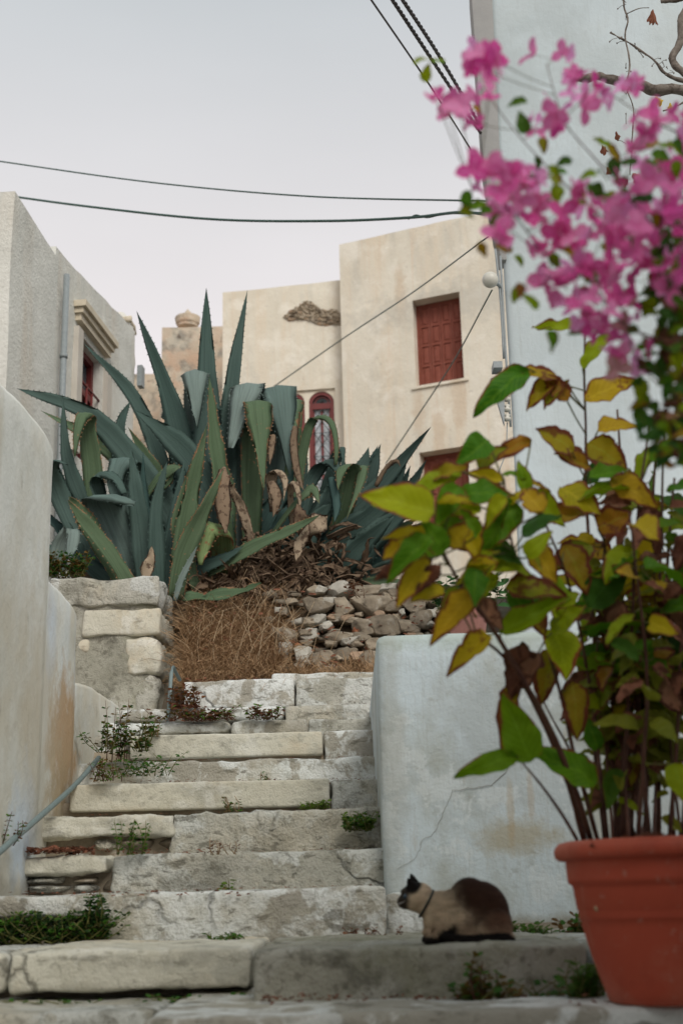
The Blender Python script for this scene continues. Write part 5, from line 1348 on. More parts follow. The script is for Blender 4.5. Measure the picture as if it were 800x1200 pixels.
for key, mt in (('g','lg'), ('y','ly'), ('o','lo'), ('b','lb'), ('v','lv')):
    LM[key] = [leafmesh('leaf_'+str(j), M[mt], droop=(.05,.18,.32,.42,.25)[j], fold=(.22,.16,.25,.1,.3)[j], wav=(.11 if key != 'b' else .2), wshape=(0,0,(.62,.70,.58,.66,.75)[j]), seed=j+len(key)*3+ord(key), curl=(.0 if key != 'b' else .5), serr=(.12 if key in 'gv' else .35)) for j in range(5)]
def put_leaf(par, key, base, tip, w, var=None, face=None, roll=0, name='leaf'):
    me = rnd.choice(LM[key]) if var is None else LM[key][var]
    Y_ = (tip-base); L_ = Y_.length; Yn = Y_/L_
    f = V(face) if face is not None else V((0,-1,.5))
    X_ = Yn.cross(f)
    if X_.length < .15: X_ = Yn.cross(V((1,0,.3)))
    X_.normalize(); X_ = Matrix.Rotation(roll, 3, Yn) @ X_; Zn = X_.cross(Yn).normalized()
    mw = Matrix(((X_.x*w, Yn.x*L_, Zn.x*L_, base.x), (X_.y*w, Yn.y*L_, Zn.y*L_, base.y), (X_.z*w, Yn.z*L_, Zn.z*L_, base.z), (0,0,0,1)))
    return link(name, me, par, mw=mw)
plant = thing('potted_shrub', 'tall leafy shrub with green, yellow and browning leaves growing out of the terracotta pot', 'shrub', PC+V((0,0,zt_-.03)))
stem_paths = [
 [(676,984,3.66),(655,950,3.6),(630,915,3.52),(606,886,3.45)],
 [(692,984,3.7),(652,868,3.55),(610,792,3.45),(572,730,3.35),(542,690,3.3),(512,632,3.25)],
 [(700,984,3.72),(676,900,3.65),(655,810,3.6),(632,730,3.5),(600,640,3.4),(590,560,3.35)],
 [(742,984,3.8),(706,850,3.8),(692,700,3.8),(686,560,3.8),(684,385,3.75)],
 [(712,984,3.72),(702,900,3.7),(690,800,3.72),(668,690,3.6),(640,620,3.5),(615,552,3.45)],
 [(730,984,3.7),(733,870,3.7),(738,760,3.66),(745,620,3.6),(760,500,3.6)],
 [(755,984,3.8),(760,860,3.8),(768,740,3.75),(775,600,3.7),(780,480,3.7)],
 [(770,984,3.9),(772,840,3.9),(778,700,3.85),(790,560,3.8)],
 [(785,984,3.7),(792,860,3.65),(800,720,3.6),(812,580,3.55)],
 [(722,984,3.9),(716,860,3.95),(722,740,3.95),(730,600,3.9),(722,480,3.9)],
 [(698,984,3.85),(672,890,3.85),(645,840,3.8),(625,800,3.8)],
 [(800,984,3.8),(806,840,3.8),(815,700,3.8),(830,560,3.8)],
 [(748,984,3.6),(752,900,3.55),(758,800,3.5),(750,700,3.45),(735,600,3.4)],
 [(684,984,3.75),(668,930,3.7),(650,880,3.68),(622,820,3.6),(590,770,3.5),(560,745,3.4)],
 [(762,984,3.72),(752,880,3.72),(742,780,3.74),(716,680,3.7),(700,600,3.66)],
 [(736,984,3.95),(745,850,4.0),(752,720,4.0),(762,600,3.95),(770,500,3.95)],
]
stems = []
for q, sp_ in enumerate(stem_paths):
    P = spline([at(*p) for p in sp_], 26); P = [p+V((mnoise.noise(p*5)*.006, 0, 0)) for p in P]
    r0 = .0085 if q not in (0, 10) else .0065
    r0 *= (.8, 1, .75, .95, .7, .85)[q % 6]
    tv, tf = tube(P, lambda t, r0=r0: r0*(1-.62*t)*(1+.12*abs(math.sin(t*26))), 7); mk('stem', tv, tf, M['cane'], plant); stems.append(P)
for k in range(16):     # thinner canes in the thick of the clump
    x = rnd.uniform(705, 812); x2 = x+rnd.uniform(-26, 34)
    P = spline([at(x, 984, rnd.uniform(3.6,3.98)), at(x+rnd.uniform(-14,14), rnd.uniform(820,900), 3.8), at(x2, rnd.uniform(620,800), rnd.uniform(3.6,3.95))], 16)
    tv, tf = tube(P, lambda t: .0052*(1-.6*t), 6); mk('stem', tv, tf, M['cane'], plant); stems.append(P)
HL = [ # base, tip, width px, kind, variant, depth
 ((684,388),(624,381),18,'g',0,3.72),((682,432),(716,380),22,'g',1,3.72),((684,470),(744,438),34,'y',1,3.72),
 ((652,445),(610,428),30,'o',1,3.6),((618,432),(555,478),32,'g',1,3.55),((650,440),(616,480),22,'o',0,3.6),((662,446),(636,478),24,'o',0,3.6),((664,470),(640,436),26,'o',1,3.6),
 ((670,530),(634,498),34,'o',1,3.65),((622,516),(572,532),20,'o',3,3.5),((700,505),(745,490),30,'y',2,3.7),((688,520),(735,545),36,'o',1,3.7),((690,545),(650,530),30,'o',0,3.7),
 ((508,602),(426,572),46,'y2',1,3.15),((540,552),(478,572),30,'g',1,3.3),((572,516),(538,538),32,'g',2,3.35),((536,582),(600,572),36,'g',1,3.3),
 ((537,570),(510,615),28,'g',0,3.25),((604,590),(560,650),34,'g',0,3.35),((547,604),(560,660),26,'y',0,3.3),((505,630),(450,670),30,'g',2,3.15),
 ((505,624),(455,618),16,'y',3,3.2),((502,656),(464,706),28,'y',1,3.2),((515,660),(488,694),16,'b',1,3.2),((553,696),(505,744),30,'y',2,3.3),
 ((572,744),(524,780),26,'y',2,3.35),((592,690),(662,688),36,'o',1,3.4),((586,742),(665,698),26,'g',0,3.4),((612,628),(657,602),40,'v',0,3.45),
 ((618,582),(662,608),30,'g',2,3.5),((588,556),(620,550),18,'g',3,3.4),((560,548),(590,520),24,'o',1,3.4),((572,660),(622,662),36,'g',2,3.4),
 ((655,572),(704,596),40,'y',1,3.6),((680,598),(640,612),36,'o',0,3.6),((622,892),(588,812),38,'g',0,3.42),((600,800),(586,880),22,'o',3,3.5),((606,886),(533,905),24,'g',1,3.4),
 ((700,918),(624,872),36,'g',1,3.6),((690,905),(640,880),26,'v',2,3.65),((650,736),(668,792),40,'y2',1,3.55),((670,800),(678,864),28,'o',1,3.62),((648,760),(632,828),30,'o',0,3.66),
 ((612,752),(598,814),28,'b',1,3.5),((630,765),(605,802),24,'b',2,3.5),((738,757),(786,792),36,'g',0,3.55),((688,712),(736,654),36,'v',1,3.6),((646,742),(680,706),30,'g',1,3.5),
 ((757,590),(777,650),26,'b',1,3.6),((748,655),(784,640),22,'b',3,3.6),((722,936),(752,944),10,'g',3,3.7),((788,895),(806,945),28,'g',0,3.5),((722,902),(711,948),20,'v',0,3.7),
 ((760,540),(812,512),26,'g',1,3.5),((690,560),(738,548),24,'g',0,3.6),((780,575),(825,562),30,'g',1,3.5),((770,800),(798,830),26,'b',2,3.6),((700,880),(690,840),20,'g',3,3.7),
 ((540,690),(520,720),24,'g',1,3.35),((560,700),(590,735),22,'b',1,3.4),((528,640),(548,612),30,'y',1,3.25),((520,648),(500,610),30,'g',1,3.2),((545,665),(580,640),24,'g',1,3.3),
 ((470,640),(452,650),22,'y',2,3.2),((482,650),(440,668),16,'b',3,3.2),((505,560),(548,545),24,'o',0,3.3),((640,680),(600,720),26,'g',1,3.5),((625,640),(650,680),28,'y',1,3.5),
 ((690,640),(650,660),40,'o',1,3.65),((700,620),(740,600),36,'o',0,3.6),((715,560),(770,590),32,'y',1,3.6),((665,690),(620,700),34,'g',2,3.55),((660,640),(690,690),34,'o',1,3.6),
 ((576,650),(540,700),26,'y2',2,3.35),((565,640),(610,650),34,'v',2,3.4),((520,690),(480,700),24,'y',1,3.25),((610,700),(640,740),30,'o',1,3.5),
]
LM['y2'] = [leafmesh('leaf_y2_%d' % j, M['ly2'], droop=.1+.1*j, fold=.2, wav=.08, wshape=(0,0,.62), seed=j+90, serr=.08) for j in range(5)]
def nearest(p):
    best = None
    for P in stems:
        for q in P:
            d = (q-p).length
            if best is None or d < best[0]: best = (d, q)
    return best
pet = MB()
def petiole(b, gap=True):
    d, q = nearest(b)
    if d > .012:
        m_ = b.lerp(q, .5)-V((0,0,.1*d)); pet.add(*tube(spline([b, m_, q-V((0,0,.15*d))], 7), .0026, 5))
for b, t, wv, k, v, Y in HL:
    B_ = at(b[0], b[1], Y); T_ = at(t[0], t[1], Y-.03-.03*rnd.random())
    key = k if k in LM else 'g'
    put_leaf(plant, key, B_, T_, wv*Y/FP*1.18, v, (rnd.uniform(-.3,.3), -1, rnd.uniform(.3,.9)), rnd.uniform(-.3,.3)); petiole(B_)
for k in range(30):      # more foliage on the left-hand crown
    x, y = rnd.uniform(490, 640), rnd.uniform(560, 700); Y = rnd.uniform(3.2, 3.5); b_ = at(x, y, Y); a = rnd.uniform(0, 6.28); d = V((math.cos(a)*.8-.3, rnd.uniform(-.6,.3), math.sin(a)*.5-.25)).normalized(); L_ = rnd.uniform(.08, .14)
    put_leaf(plant, rnd.choice(['g','y','y2','g','o','y2']), b_, b_+d*L_, L_*rnd.uniform(.40,.6), None, (rnd.uniform(-.5,.5), -1, rnd.uniform(.3,.9)), rnd.uniform(-.4,.4)); petiole(b_)
nR = 0
while nR < 190:
    P = rnd.choice(stems[3:10]+stems[11:13]+stems[14:]); i = int(rnd.triangular(6, len(P)-1, len(P)*.8)); p = P[min(i, len(P)-1)]
    r_ = p-CAM; s_ = 1/r_.dot(_F); px = 400+r_.dot(RV)*s_*FP; py = 600-r_.dot(UV)*s_*FP
    if px < 655 or py < 430 or (px < 690 and py < 560): continue
    if py > 800 and rnd.random() < .72: continue
    a = rnd.uniform(0, 6.28); d = V((math.cos(a), math.sin(a)*.9, rnd.uniform(-.75, .45))).normalized()
    L_ = rnd.uniform(.09, .17)*(.8 if py > 800 else 1); b_ = p+d*.03
    tx = (b_+d*L_-CAM); s2 = 1/tx.dot(_F); ex = 400+tx.dot(RV)*s2*FP
    if ex < 640 and py < 760: continue
    c = rnd.random(); key = 'v' if c < .16 else 'g' if c < .54 else 'o' if c < .70 else 'y' if c < .90 else 'b'
    if key == 'b': d = V((d.x*.5, d.y*.5, -1)).normalized()
    put_leaf(plant, key, b_, b_+d*L_, L_*rnd.uniform(.40, .62), None, (rnd.uniform(-.6,.6), -.7, rnd.uniform(.3,1.2)), rnd.uniform(-.5,.5))
    pet.add(*tube([b_, p], .0022, 4)); nR += 1
xl_ = MB(); xd = MB()
for k in range(330):    # inner foliage of the clump
    P = rnd.choice(stems[3:10]+stems[11:13]+stems[14:]); p = P[min(len(P)-1, int(rnd.triangular(3, len(P)-1, len(P)*.6)))]
    r_ = p-CAM; s_ = 1/r_.dot(_F); px = 400+r_.dot(RV)*s_*FP; py = 600-r_.dot(UV)*s_*FP
    if px < 690 or py < 470: continue
    a = rnd.uniform(0, 6.28); d = V((math.cos(a), math.sin(a)*.9+.3, rnd.uniform(-.8,.3))).normalized(); L_ = rnd.uniform(.06, .12)
    q, w_ = p+d*.02, L_*rnd.uniform(.4,.6); X_ = d.cross(V((rnd.uniform(-.5,.5), -.8, .6))).normalized(); Z_ = X_.cross(d)
    src = rnd.choice(LM['g']); tgt_ = xd if rnd.random() < .3 else xl_
    tgt_.add([q+X_*(v.co.x*w_)+d*(v.co.y*L_)+Z_*(v.co.z*L_) for v in src.vertices], [tuple(f.vertices) for f in src.polygons], [(0,.3)]*len(src.vertices))
xl_.build('inner_foliage', M['inner'], plant, kind='stuff'); xd.build('dry_inner_foliage', M['lb'], plant, kind='stuff')
pet.build('leaf_stalks', M['gstem'], plant, kind='stuff')
# dead leaves lying on the soil
for k in range(46):
    a, q = rnd.uniform(0, 6.28), rnd.uniform(.02, .26); b_ = PC+V((math.cos(a)*q, math.sin(a)*q, zt_-.012)); d = V((math.cos(a*3), math.sin(a*3), rnd.uniform(-.0,.5))).normalized()
    put_leaf(pot, 'b', b_, b_+d*rnd.uniform(.03,.08), rnd.uniform(.02,.04), None, (0,-.5,1), rnd.uniform(-1,1), 'fallen_leaf')

# ------------------------------------------------------------------ bougainvillea close by
BY = 2.3
boug = thing('bougainvillea', 'bougainvillea with bright magenta flowers hanging in from the right, close by', 'bougainvillea', (.85, 2.5, gh(.85, 2.5)))
def bract(name, mat, seed):
    vs_, fs, uv = [], [], []; r_ = random.Random(seed)
    for q in range(3):
        a0 = q*2.094+r_.uniform(-.25,.25); ux = V((math.cos(a0), math.sin(a0), 0)); uy = V((-math.sin(a0), math.cos(a0), 0)); up_ = r_.uniform(.25, .75); b0 = len(vs_)
        for i in range(6):
            t = i/5; wd = max(.02, math.sin(math.pi*min(1, t*.92+.06))**.7)*.42
            for x in (-1, -.5, 0, .5, 1):
                p = ux*(t*.95)+uy*(x*wd)+V((0,0,1))*(up_*t*(1.2-.5*t)+abs(x)*.16*wd+mnoise.noise(V((t*3+seed, x*2, q)))*.12)
                vs_.append(p); uv.append((x, t))
        for i in range(5):
            for k in range(4): fs.append((b0+i*5+k, b0+i*5+k+1, b0+(i+1)*5+k+1, b0+(i+1)*5+k))
    return mesh(name, vs_, fs, mat, True, uv)
FB = [bract('bract_%d' % j, M['mag'], j*7+1) for j in range(6)]; FF = [bract('faded_%d' % j, M['magb'], j*5+2) for j in range(3)]
CL = [(548,72,12),(575,85,16),(552,140,10),(566,205,14),(590,262,16),(612,215,14),(566,62,14),(560,104,20),(536,120,14),(646,70,22),(690,106,24),(655,132,18),(628,150,12),(672,92,12),(758,150,30),(790,142,22),(745,170,18),(578,218,22),(612,240,28),(650,262,34),(625,275,22),
 (702,244,24),(740,228,28),(780,228,28),(700,288,30),(745,280,34),(790,300,28),(636,334,13),(664,340,24),(702,350,26),(690,385,18),(742,330,32),(782,350,20),(738,398,26),(722,425,16),(720,315,24),(675,300,22),(765,255,26),(512,118,9),(525,130,9),(595,210,14),(600,225,14),(740,100,10),(800,190,22),(806,250,30),(680,365,16),(730,365,22),(770,210,30),(790,270,30),(760,320,26),(720,262,28),(670,238,20),(590,250,20),(660,320,20),(800,330,20)]
nodes = []
tr_ = spline([V((.85,2.5,gh(.85,2.5))), V((.84,2.48,.6)), at(860,760,2.45), at(850,520,2.4), at(835,380,2.38), at(838,240,2.35), at(845,80,2.3), at(850,-40,2.3)], 40)
tv, tf = tube(tr_, lambda t: .011*(1-.6*t), 7); mk('trunk', tv, tf, M['bark'], boug)
nf = 0; bmats = MB()
def branch(tgt, frm=None, r=.0016):
    if frm is None:
        cands = [p for p in tr_[12:]]; frm = min(cands, key=lambda q: (q-tgt-V((.05,0,-.08))).length)
    m_ = frm.lerp(tgt, .5)+V((0, .02, .03))
    P = spline([frm, m_, tgt], 12); tv, tf = tube(P, lambda t: r*(1.9-.9*t), 5); mk('branch', tv, tf, M['gstem'], boug); return P
arms = [([(838,420),(800,360),(760,300),(700,250),(650,205),(600,150),(560,95)], 2.35), ([(838,330),(780,280),(700,190),(660,140),(640,75)], 2.3), ([(838,420),(780,400),(730,380),(690,330),(640,300),(600,250),(560,222),(545,235)], 2.25),
 ([(840,200),(800,160),(760,140),(700,100)], 2.35), ([(838,520),(800,470),(760,440),(735,400)], 2.3), ([(838,300),(790,260),(750,250)], 2.3)]
armP = []
for pts, Y in arms:
    P = spline([at(x, y, Y+.02*i) for i, (x, y) in enumerate(pts)], 30); P[0] = min(tr_, key=lambda q: (q-P[0]).length)
    tv, tf = tube(P, lambda t: .0026-.0016*t, 5); mk('branch', tv, tf, M['cane'], boug); armP += P
tw_ = MB()
for (cx, cy, cr_) in CL:
    Yc = BY+rnd.uniform(-.12, .16); n_ = max(3, int((cr_/10.2)**1.72))
    s = Yc/FP; fade = (cx > 715 and cy > 335) or (cx, cy) == (782,350)
    C0 = at(cx, cy, Yc); q = min(armP, key=lambda a_: (a_-C0).length)
    tw_.add(*tube(spline([q, q.lerp(C0, .5)+V((0,0,-.006)), C0], 6), .0011, 4))
    for k in range(n_):
        if nf >= 296: break
        a, rr_ = rnd.uniform(0, 6.28), cr_*math.sqrt(rnd.random())*.95
        c = at(cx+math.cos(a)*rr_, cy+math.sin(a)*rr_, Yc+rnd.uniform(-.05,.05))
        sc_ = rnd.uniform(.024, .038) if cr_ > 12 else rnd.uniform(.018, .024)
        fl = rnd.choice(FF) if fade and rnd.random() < .38 else rnd.choice(FB)
        R_ = Matrix.Rotation(rnd.uniform(0, 6.28), 4, 'Z') @ Matrix.Rotation(rnd.uniform(0, 1.3), 4, 'X'); R_ = Matrix.Rotation(math.radians(70), 4, 'X') @ R_
        link('flower', fl, boug, mw=Matrix.Translation(c) @ Matrix.Rotation(rnd.uniform(-1.6,1.6), 4, 'Z') @ R_ @ Matrix.Scale(sc_, 4)); nf += 1
        if k % 4 == 0: tw_.add(*tube([c, C0], .0007, 4))
xb = MB()
for k in range(150):    # the smaller and half hidden blossoms, too many to pick apart
    cx, cy, cr_ = rnd.choice(CL); a, rr_ = rnd.uniform(0, 6.28), cr_*math.sqrt(rnd.random())*1.25
    if cx < 560: continue
    c = at(cx+math.cos(a)*rr_, cy+math.sin(a)*rr_, BY+rnd.uniform(-.02,.22)); sc_ = rnd.uniform(.018, .030)
    m_ = Matrix.Translation(c) @ Matrix.Rotation(rnd.uniform(-1.6,1.6), 4, 'Z') @ Matrix.Rotation(rnd.uniform(.6,2.2), 4, 'X') @ Matrix.Rotation(rnd.uniform(0,6.28), 4, 'Z') @ Matrix.Scale(sc_, 4)
    src = FB[k % 6]; xb.add([m_ @ v.co for v in src.vertices], [tuple(f.vertices) for f in src.polygons], [(0, .4)]*len(src.vertices))
xb.build('small_blossoms', M['mag'], boug, kind='stuff')
tw_.build('twigs', M['gstem'], boug, kind='stuff')
BL = [(500,85,'g'),(512,72,'g'),(492,70,'g'),(560,128,'o'),(606,120,'v'),(612,143,'v'),(636,170,'o'),(660,190,'v'),(690,204,'g'),(648,208,'o'),(545,236,'g'),(548,250,'g'),(572,246,'g'),(580,262,'g'),(565,292,'o'),(590,290,'o'),
 (560,240,'g'),(774,182,'g'),(792,198,'g'),(760,196,'g'),(784,170,'g'),(720,180,'o'),(700,225,'v'),(752,250,'o'),(700,260,'v'),(690,318,'o'),(770,300,'v'),(735,190,'v'),(705,168,'g'),(665,320,'v'),(680,345,'g')]
for k in range(150):
    BL.append((rnd.triangular(738, 815, 800), rnd.uniform(300, 545), rnd.choice('gvvvob')))
for k in range(24): BL.append((rnd.uniform(755, 815), rnd.uniform(150, 330), rnd.choice('gvvo')))
for k in range(40): BL.append((rnd.uniform(600, 790), rnd.uniform(190, 400), rnd.choice('ggvo')))
for (x, y, k) in BL:
    Y = BY+rnd.uniform(-.06, .22); b_ = at(x, y, Y); a = rnd.uniform(0, 6.28); d = V((math.cos(a), rnd.uniform(-.5,.5), math.sin(a)*.8-.35)).normalized(); L_ = rnd.uniform(.030, .048)
    put_leaf(boug, k, b_-d*L_*.5, b_+d*L_*.5, L_*.62, None, (rnd.uniform(-.5,.5), -1, rnd.uniform(0,.8)), 0)
for k in range(14):
    P = spline([at(838, rnd.uniform(300,560), 2.4), at(rnd.uniform(770,820), rnd.uniform(330,520), 2.4), at(rnd.uniform(735,800), rnd.uniform(320,545), 2.36)], 8); tv, tf = tube(P, lambda t: .0022-.0012*t, 5); mk('branch', tv, tf, M['cane'], boug)

# ------------------------------------------------------------------ old vine across the white wall
vine = thing('vine', 'gnarled bare grey vine branch with a few dead leaves by the white house', 'vine', at(900, 140, 8.9))
def vb(pts, r0, r1, amp=.0, n=30, nm='branch', mt='bark', seg=8):
    P = spline([at(*p) for p in pts], n)
    P = [p+V((mnoise.noise(p*9), 0, mnoise.noise(p*9+V((4,4,4)))))*amp for p in P]
    tv, tf = tube(P, lambda t: (r0+(r1-r0)*t)*(1+.18*mnoise.noise(V((t*14, r0*99, 0)))), seg, amp=r0*.3); return mk(nm, tv, tf, M[mt], vine)
vb([(960,160,8.95),(880,118,6.8),(840,108,6.2),(800,104,6),(765,105,6),(735,99,6),(708,92,6),(682,90,6),(672,91,6)], .036, .018, .03, 60)
vb([(684,91,6),(676,86,5.98),(671,80,5.97)], .016, .012)
vb([(850,-60,6.2),(812,-10,6.05),(800,20,6),(796,50,6),(789,70,6),(800,84,6),(812,96,6)], .020, .019, .02, 40)
vb([(830,-12,6.1),(800,-2,6),(775,2,6)], .018, .012, .01)
vb([(806,96,6),(790,92,6),(776,84,5.98),(764,70,5.97),(740,52,5.95),(714,39,5.95)], .014, .0035, .012, 40)
vb([(729,-20,5.95),(731,5,5.95),(734,25,5.94),(733,50,5.93),(736,75,5.93),(734,100,5.92),(738,118,5.92),(741,135,5.92),(740,170,5.92),(736,205,5.92)], .0055, .003, .012, 50)
vb([(734,16,5.94),(748,10,5.94),(760,9,5.94)], .003, .002)
vb([(822,122,6),(806,118,6),(790,126,6),(776,130,6)], .006, .003, .006)
tn = MB()
for k in range(26):
    b_ = (rnd.choice([(733,rnd.uniform(0,200)), (rnd.uniform(720,790), 0)])); x, y = b_
    if y == 0: y = 39+(x-714)*.62
    p = at(x, y, 5.94); q = p+V((rnd.uniform(-.05,.05), rnd.uniform(-.02,.02), rnd.uniform(-.03,.06))); tn.add(*tube([p, p.lerp(q,.6)+V((0,0,.006)), q], .0018, 4)); tn.add(*stone(q, (.005,.005,.006), k, 1, .2))
tn.build('side_twigs', M['bark'], vine, kind='stuff')
def vleaf(x, y, Ls, mt, seed, rot):
    """lobed vine leaf"""
    r_ = random.Random(seed); c = at(x, y, 5.9); s = Ls*5.9/FP; pts = []
    for i in range(30):
        a = i/30*6.283; r__ = (.62+.25*abs(math.cos(a*2.5))+.08*r_.uniform(-1,1)); pts.append((math.sin(a)*r__, math.cos(a)*r__))
    vs_ = [c]; uv = [(0,.3)]
    for (u, v) in pts:
        cu, su = math.cos(rot), math.sin(rot); uu, vv = u*cu-v*su, u*su+v*cu
        vs_.append(c+V((uu*s*.55, (abs(u)*.9+mnoise.noise(V((u*3, v*3, seed)))*.5)*s, vv*s*.8))); uv.append((u, .5))
    return mk('dead_leaf', vs_, [(0, i+1, (i+1) % 30+1) for i in range(30)], M[mt], vine, uv=uv)
for (x, y, s, k, r_) in ((766,19,17,'lb3',.1),(708,174,11,'lb3',.6),(722,188,12,'lb3',-.4),(714,198,9,'lb3',1),(732,212,10,'lb3',2),(772,116,12,'ly',1),(786,124,8,'ly',.3),(724,158,9,'lb3',.8),(745,205,12,'lb3',1.4),(800,330,12,'lb3',1)): vleaf(x, y, s, k, x, r_)

# ------------------------------------------------------------------ the cat
CYc = hit(530, 1105, (0,0,zb+.002), UPV).y
kc_ = CYc/FP
def cp(px, py, dy=0): return at(px, py, CYc)+V((0, dy*kc_, 0))
bm = bmesh.new()
def ell(px, py, rx, rz, ry, dy=0, rot=0):
    m_ = Matrix.Translation(cp(px, py, dy)) @ Matrix.Rotation(rot, 4, 'Y') @ Matrix.Diagonal((rx*kc_, ry*kc_, rz*kc_, 1))
    bmesh.ops.create_icosphere(bm, subdivisions=3, radius=1, matrix=m_)
def limb(pts, n=10):
    for (a, b) in zip(pts, pts[1:]):
        for i in range(n+1):
            t = i/n; x, y, dy, r = [a[j]*(1-t)+b[j]*t for j in range(4)]; ell(x, y, r, r, r, dy)
for e in ((563,1071,31,35,30,0,.0),(550,1060,25,29,26,0),(566,1080,30,24,33,0),(540,1080,34,24,30,0),(518,1079,22,23,23,0),(516,1067,21,21,20,0,.5),(506,1062,15,17,15,0,.6),(529,1062,22,18,22,0,-.3),
          (487.5,1051,16.5,16.5,16,0),(492,1047,13,12,13.5,0),(481,1054,12,11.5,13,0),(474,1056.5,8.5,8.2,9,0,.2),(470,1057.5,4.2,5.2,5,0),(476,1046.5,7,5,9,0,.5),(497,1058,13,14,13.5,0,.4),
          (574,1085,21,20,12,-24),(574,1085,21,20,12,24),(585,1080,12,20,20,0),(512,1088,15,15,18,0),(540,1092,44,12,28,0)): ell(*e)
limb([(519,1083,-15,11),(512,1094,-17,7.5),(506,1100,-17,5.2),(500,1101.5,-17,4.8)]); limb([(515,1085,13,10),(508,1096,13,6.5),(499,1101.5,12,4.6)])
limb([(570,1099,-30,6),(556,1101,-31,5)])                                   # hind foot
limb([(592,1096,-10,6),(592,1098,-26,6),(580,1100,-36,5.4),(560,1101,-38,5),(540,1100.5,-37,4.8),(526,1099,-33,4.5),(519,1096,-29,3.6)])   # tail laid along the flank
# ears
def ear(px0, py0, dy, px1, py1, r, tdy):
    for i in range(13):
        t = i/12; rr_ = r*(1-t)**.8*.9+.5; ell(px0+(px1-px0)*t, py0+(py1-py0)*t, rr_, max(rr_*.8, .6), rr_*.55+.8, dy+tdy*t)
ear(484,1043,-8.5,477,1029,8,-3); ear(487,1040,8.5,481.5,1023,7.5,2)
tm = bpy.data.meshes.new('cat_rough'); bm.to_mesh(tm); bm.free()
to_ = bpy.data.objects.new('cat_rough', tm); COL.objects.link(to_)
md = to_.modifiers.new('r', 'REMESH'); md.mode = 'VOXEL'; md.voxel_size = .0030
m2 = to_.modifiers.new('s', 'SMOOTH'); m2.iterations = 5; m2.factor = .5
dg = bpy.context.evaluated_depsgraph_get(); em = bpy.data.meshes.new_from_object(to_.evaluated_get(dg)); bpy.data.objects.remove(to_)
em.name = 'cat_body'
def proj(p):
    r_ = p-CAM; s_ = 1/r_.dot(_F); return 400+r_.dot(RV)*s_*FP, 600-r_.dot(UV)*s_*FP
def sst(a, b, x):
    t = min(1, max(0, (x-a)/(b-a))); return t*t*(3-2*t)
c0x, c0y = cp(530,1105).x, CYc
def catcol(p):
    # body coordinates: a = along the body (0 nose .. 130 rump), h = height, d = across; the coat's own markings
    a = (p.x-cp(466,1060).x)/kc_; h = (p.z-zb)/kc_; d = (p.y-CYc)/kc_
    n_ = mnoise.noise(p*38)*5+mnoise.noise(p*90)*2
    cream, tan, brown, dark = V((.62,.49,.345)), V((.36,.24,.165)), V((.050,.024,.015)), V((.012,.009,.008))
    c = cream.lerp(tan, sst(30, 14, h+n_)*.5)
    back = sst(44, 82, a+n_*1.2+(h-40)*.30)*sst(20, 50, h+n_+max(0, a-62)*.25)
    c = c.lerp(brown, back)
    c = c.lerp(V((.062,.029,.018)), sst(66, 84, a+n_)*sst(12, 26, h+n_)*.8)
    hn_ = ((a-108)**2/300+(h-20)**2/190); c = c.lerp(V((.19,.10,.065)), sst(1.4, .3, hn_+n_*.05)*.6)
    mask = sst(15.5, 8, a+n_*.5+(h-48)*-.10)*sst(30, 38, h) ; c = c.lerp(dark*1.6, mask*.95)
    if h > 60 and a < 36: c = c.lerp(dark, sst(58, 63, h+n_*.2)*sst(30, 24, a))
    near_ear = ((a-17)**2/70+(h-63)**2/120+(d+10)**2/60); c = c.lerp(dark, sst(1.5, .6, near_ear))
    if h < 22 and d < -8 and 40 < a < 64: c = c.lerp(dark, sst(22, 14, h-(a-52)*.5+n_)*sst(38, 42, a)*sst(66, 58, a))
    c = c*(1+mnoise.noise(V((p.x*30, p.y*30, p.z*90)))*.22)
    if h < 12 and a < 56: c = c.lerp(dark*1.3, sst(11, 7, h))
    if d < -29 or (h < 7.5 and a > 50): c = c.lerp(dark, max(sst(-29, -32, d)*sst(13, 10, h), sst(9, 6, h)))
    return c
at_ = em.color_attributes.new('coat', 'FLOAT_COLOR', 'POINT')
cols = [catcol(v.co) for v in em.vertices]
at_.data.foreach_set('color', [x for c in cols for x in (c.x, c.y, c.z, 1)])
em.polygons.foreach_set('use_smooth', [True]*len(em.polygons))
m, nt, b, o = newmat('cat_coat'); a_ = nt.nodes.new('ShaderNodeAttribute'); a_.attribute_name = 'coat'
nt.links.new(a_.outputs['Color'], b.inputs['Base Color']); b.inputs['Roughness'].default_value = .8; b.inputs['Specular IOR Level'].default_value = .15
M['coat'] = m; em.materials.clear(); em.materials.append(m)
cat = thing('cat', 'siamese cat with cream chest, brown back and dark face crouching on the step facing left', 'cat', V((cp(530,1105).x, CYc, zb)))
for v in em.vertices: v.co -= WL[cat.name]
cb = link('body', em, cat, loc=WL[cat.name])
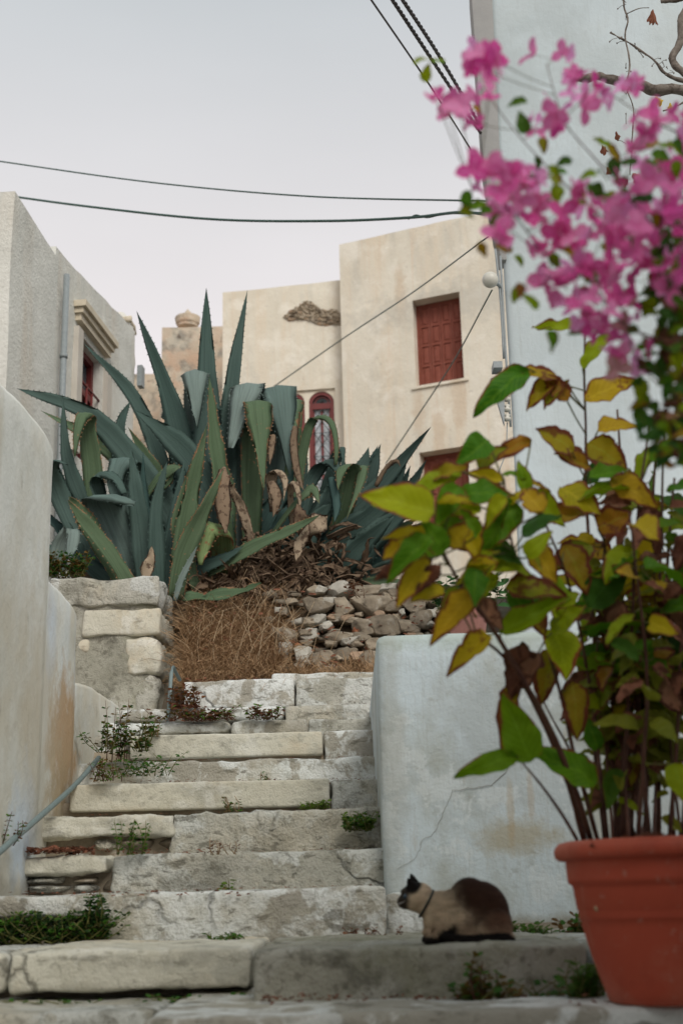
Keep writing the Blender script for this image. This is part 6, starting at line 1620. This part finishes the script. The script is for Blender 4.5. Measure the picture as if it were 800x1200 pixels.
# fur
fv, ff, fc = [], [], []
polys = em.polygons; rf = random.Random(3); area = [p.area for p in polys]
pick = rf.choices(range(len(polys)), weights=area, k=60000)
for pi in pick:
    p = polys[pi]; c = p.center+V((rf.uniform(-1,1), rf.uniform(-1,1), rf.uniform(-1,1)))*.0012; nrm = p.normal
    wc = c+WL[cat.name]; a = (wc.x-cp(466,1060).x)/kc_
    back_dir = V((1, 0, -.45)) if a > 22 else V((.6, 0, -.2)); tdir = back_dir-nrm*back_dir.dot(nrm)
    if tdir.length < .05: continue
    tdir.normalize(); L_ = (.0125 if a > 34 else .0045)*rf.uniform(.6, 1.3)
    d = (tdir*.9+nrm*.38+V((rf.gauss(0,.16), rf.gauss(0,.16), rf.gauss(0,.16)))).normalized(); s = d.cross(nrm).normalized()*.0006
    b0 = len(fv); fv += [c-s, c+s, c+d*L_]; ff.append((b0, b0+1, b0+2))
    cc = cols[p.vertices[0]]*rf.uniform(.72, 1.3); fc += [cc.x, cc.y, cc.z, 1]*3
fm = bpy.data.meshes.new('cat_fur'); fm.from_pydata([tuple(v) for v in fv], [], ff); fa = fm.color_attributes.new('coat', 'FLOAT_COLOR', 'POINT'); fa.data.foreach_set('color', fc); fm.materials.append(m)
fo_ = link('fur', fm, cat, loc=WL[cat.name]); fo_['kind'] = 'stuff'
# collar, eyes, nose
cc = cp(499.5, 1059); ax = V((cp(491,1052)-cp(508,1062)).normalized()); u1_ = V((0,1,0)); u2_ = ax.cross(u1_).normalized()
ring = [cc+u1_*math.cos(t*math.pi/12)*14.8*kc_+u2_*math.sin(t*math.pi/12)*16.2*kc_ for t in range(25)]
tv, tf = tube(ring, .0042, 6); mk('collar', tv, tf, M['collar'], cat)
for dy in (-1, 1):
    ev = []; bm = bmesh.new(); bmesh.ops.create_uvsphere(bm, u_segments=12, v_segments=8, radius=2.9*kc_)
    q = cp(474.5, 1050.5, dy*9.4); mk('eye', [q+v.co for v in bm.verts], [tuple(v.index for v in f.verts) for f in bm.faces], M['eye'], cat); bm.free()
q = cp(466.3, 1055.5); sv, sf = stone(q, (.0035,.005,.0035), 3, 2, .1); mk('nose', sv, sf, M['nose'], cat)
wk = MB()
for k in range(10):
    dy = -1 if k % 2 else 1; a = cp(470, 1059, dy*4); wk.add(*tube(spline([a, a+V((-.008, dy*.02, .002)), a+V((-.005+k*.002, dy*.045, -.004+k*.0015))], 6), .0003, 3))
wk.build('whiskers', M['fwhite'], cat)
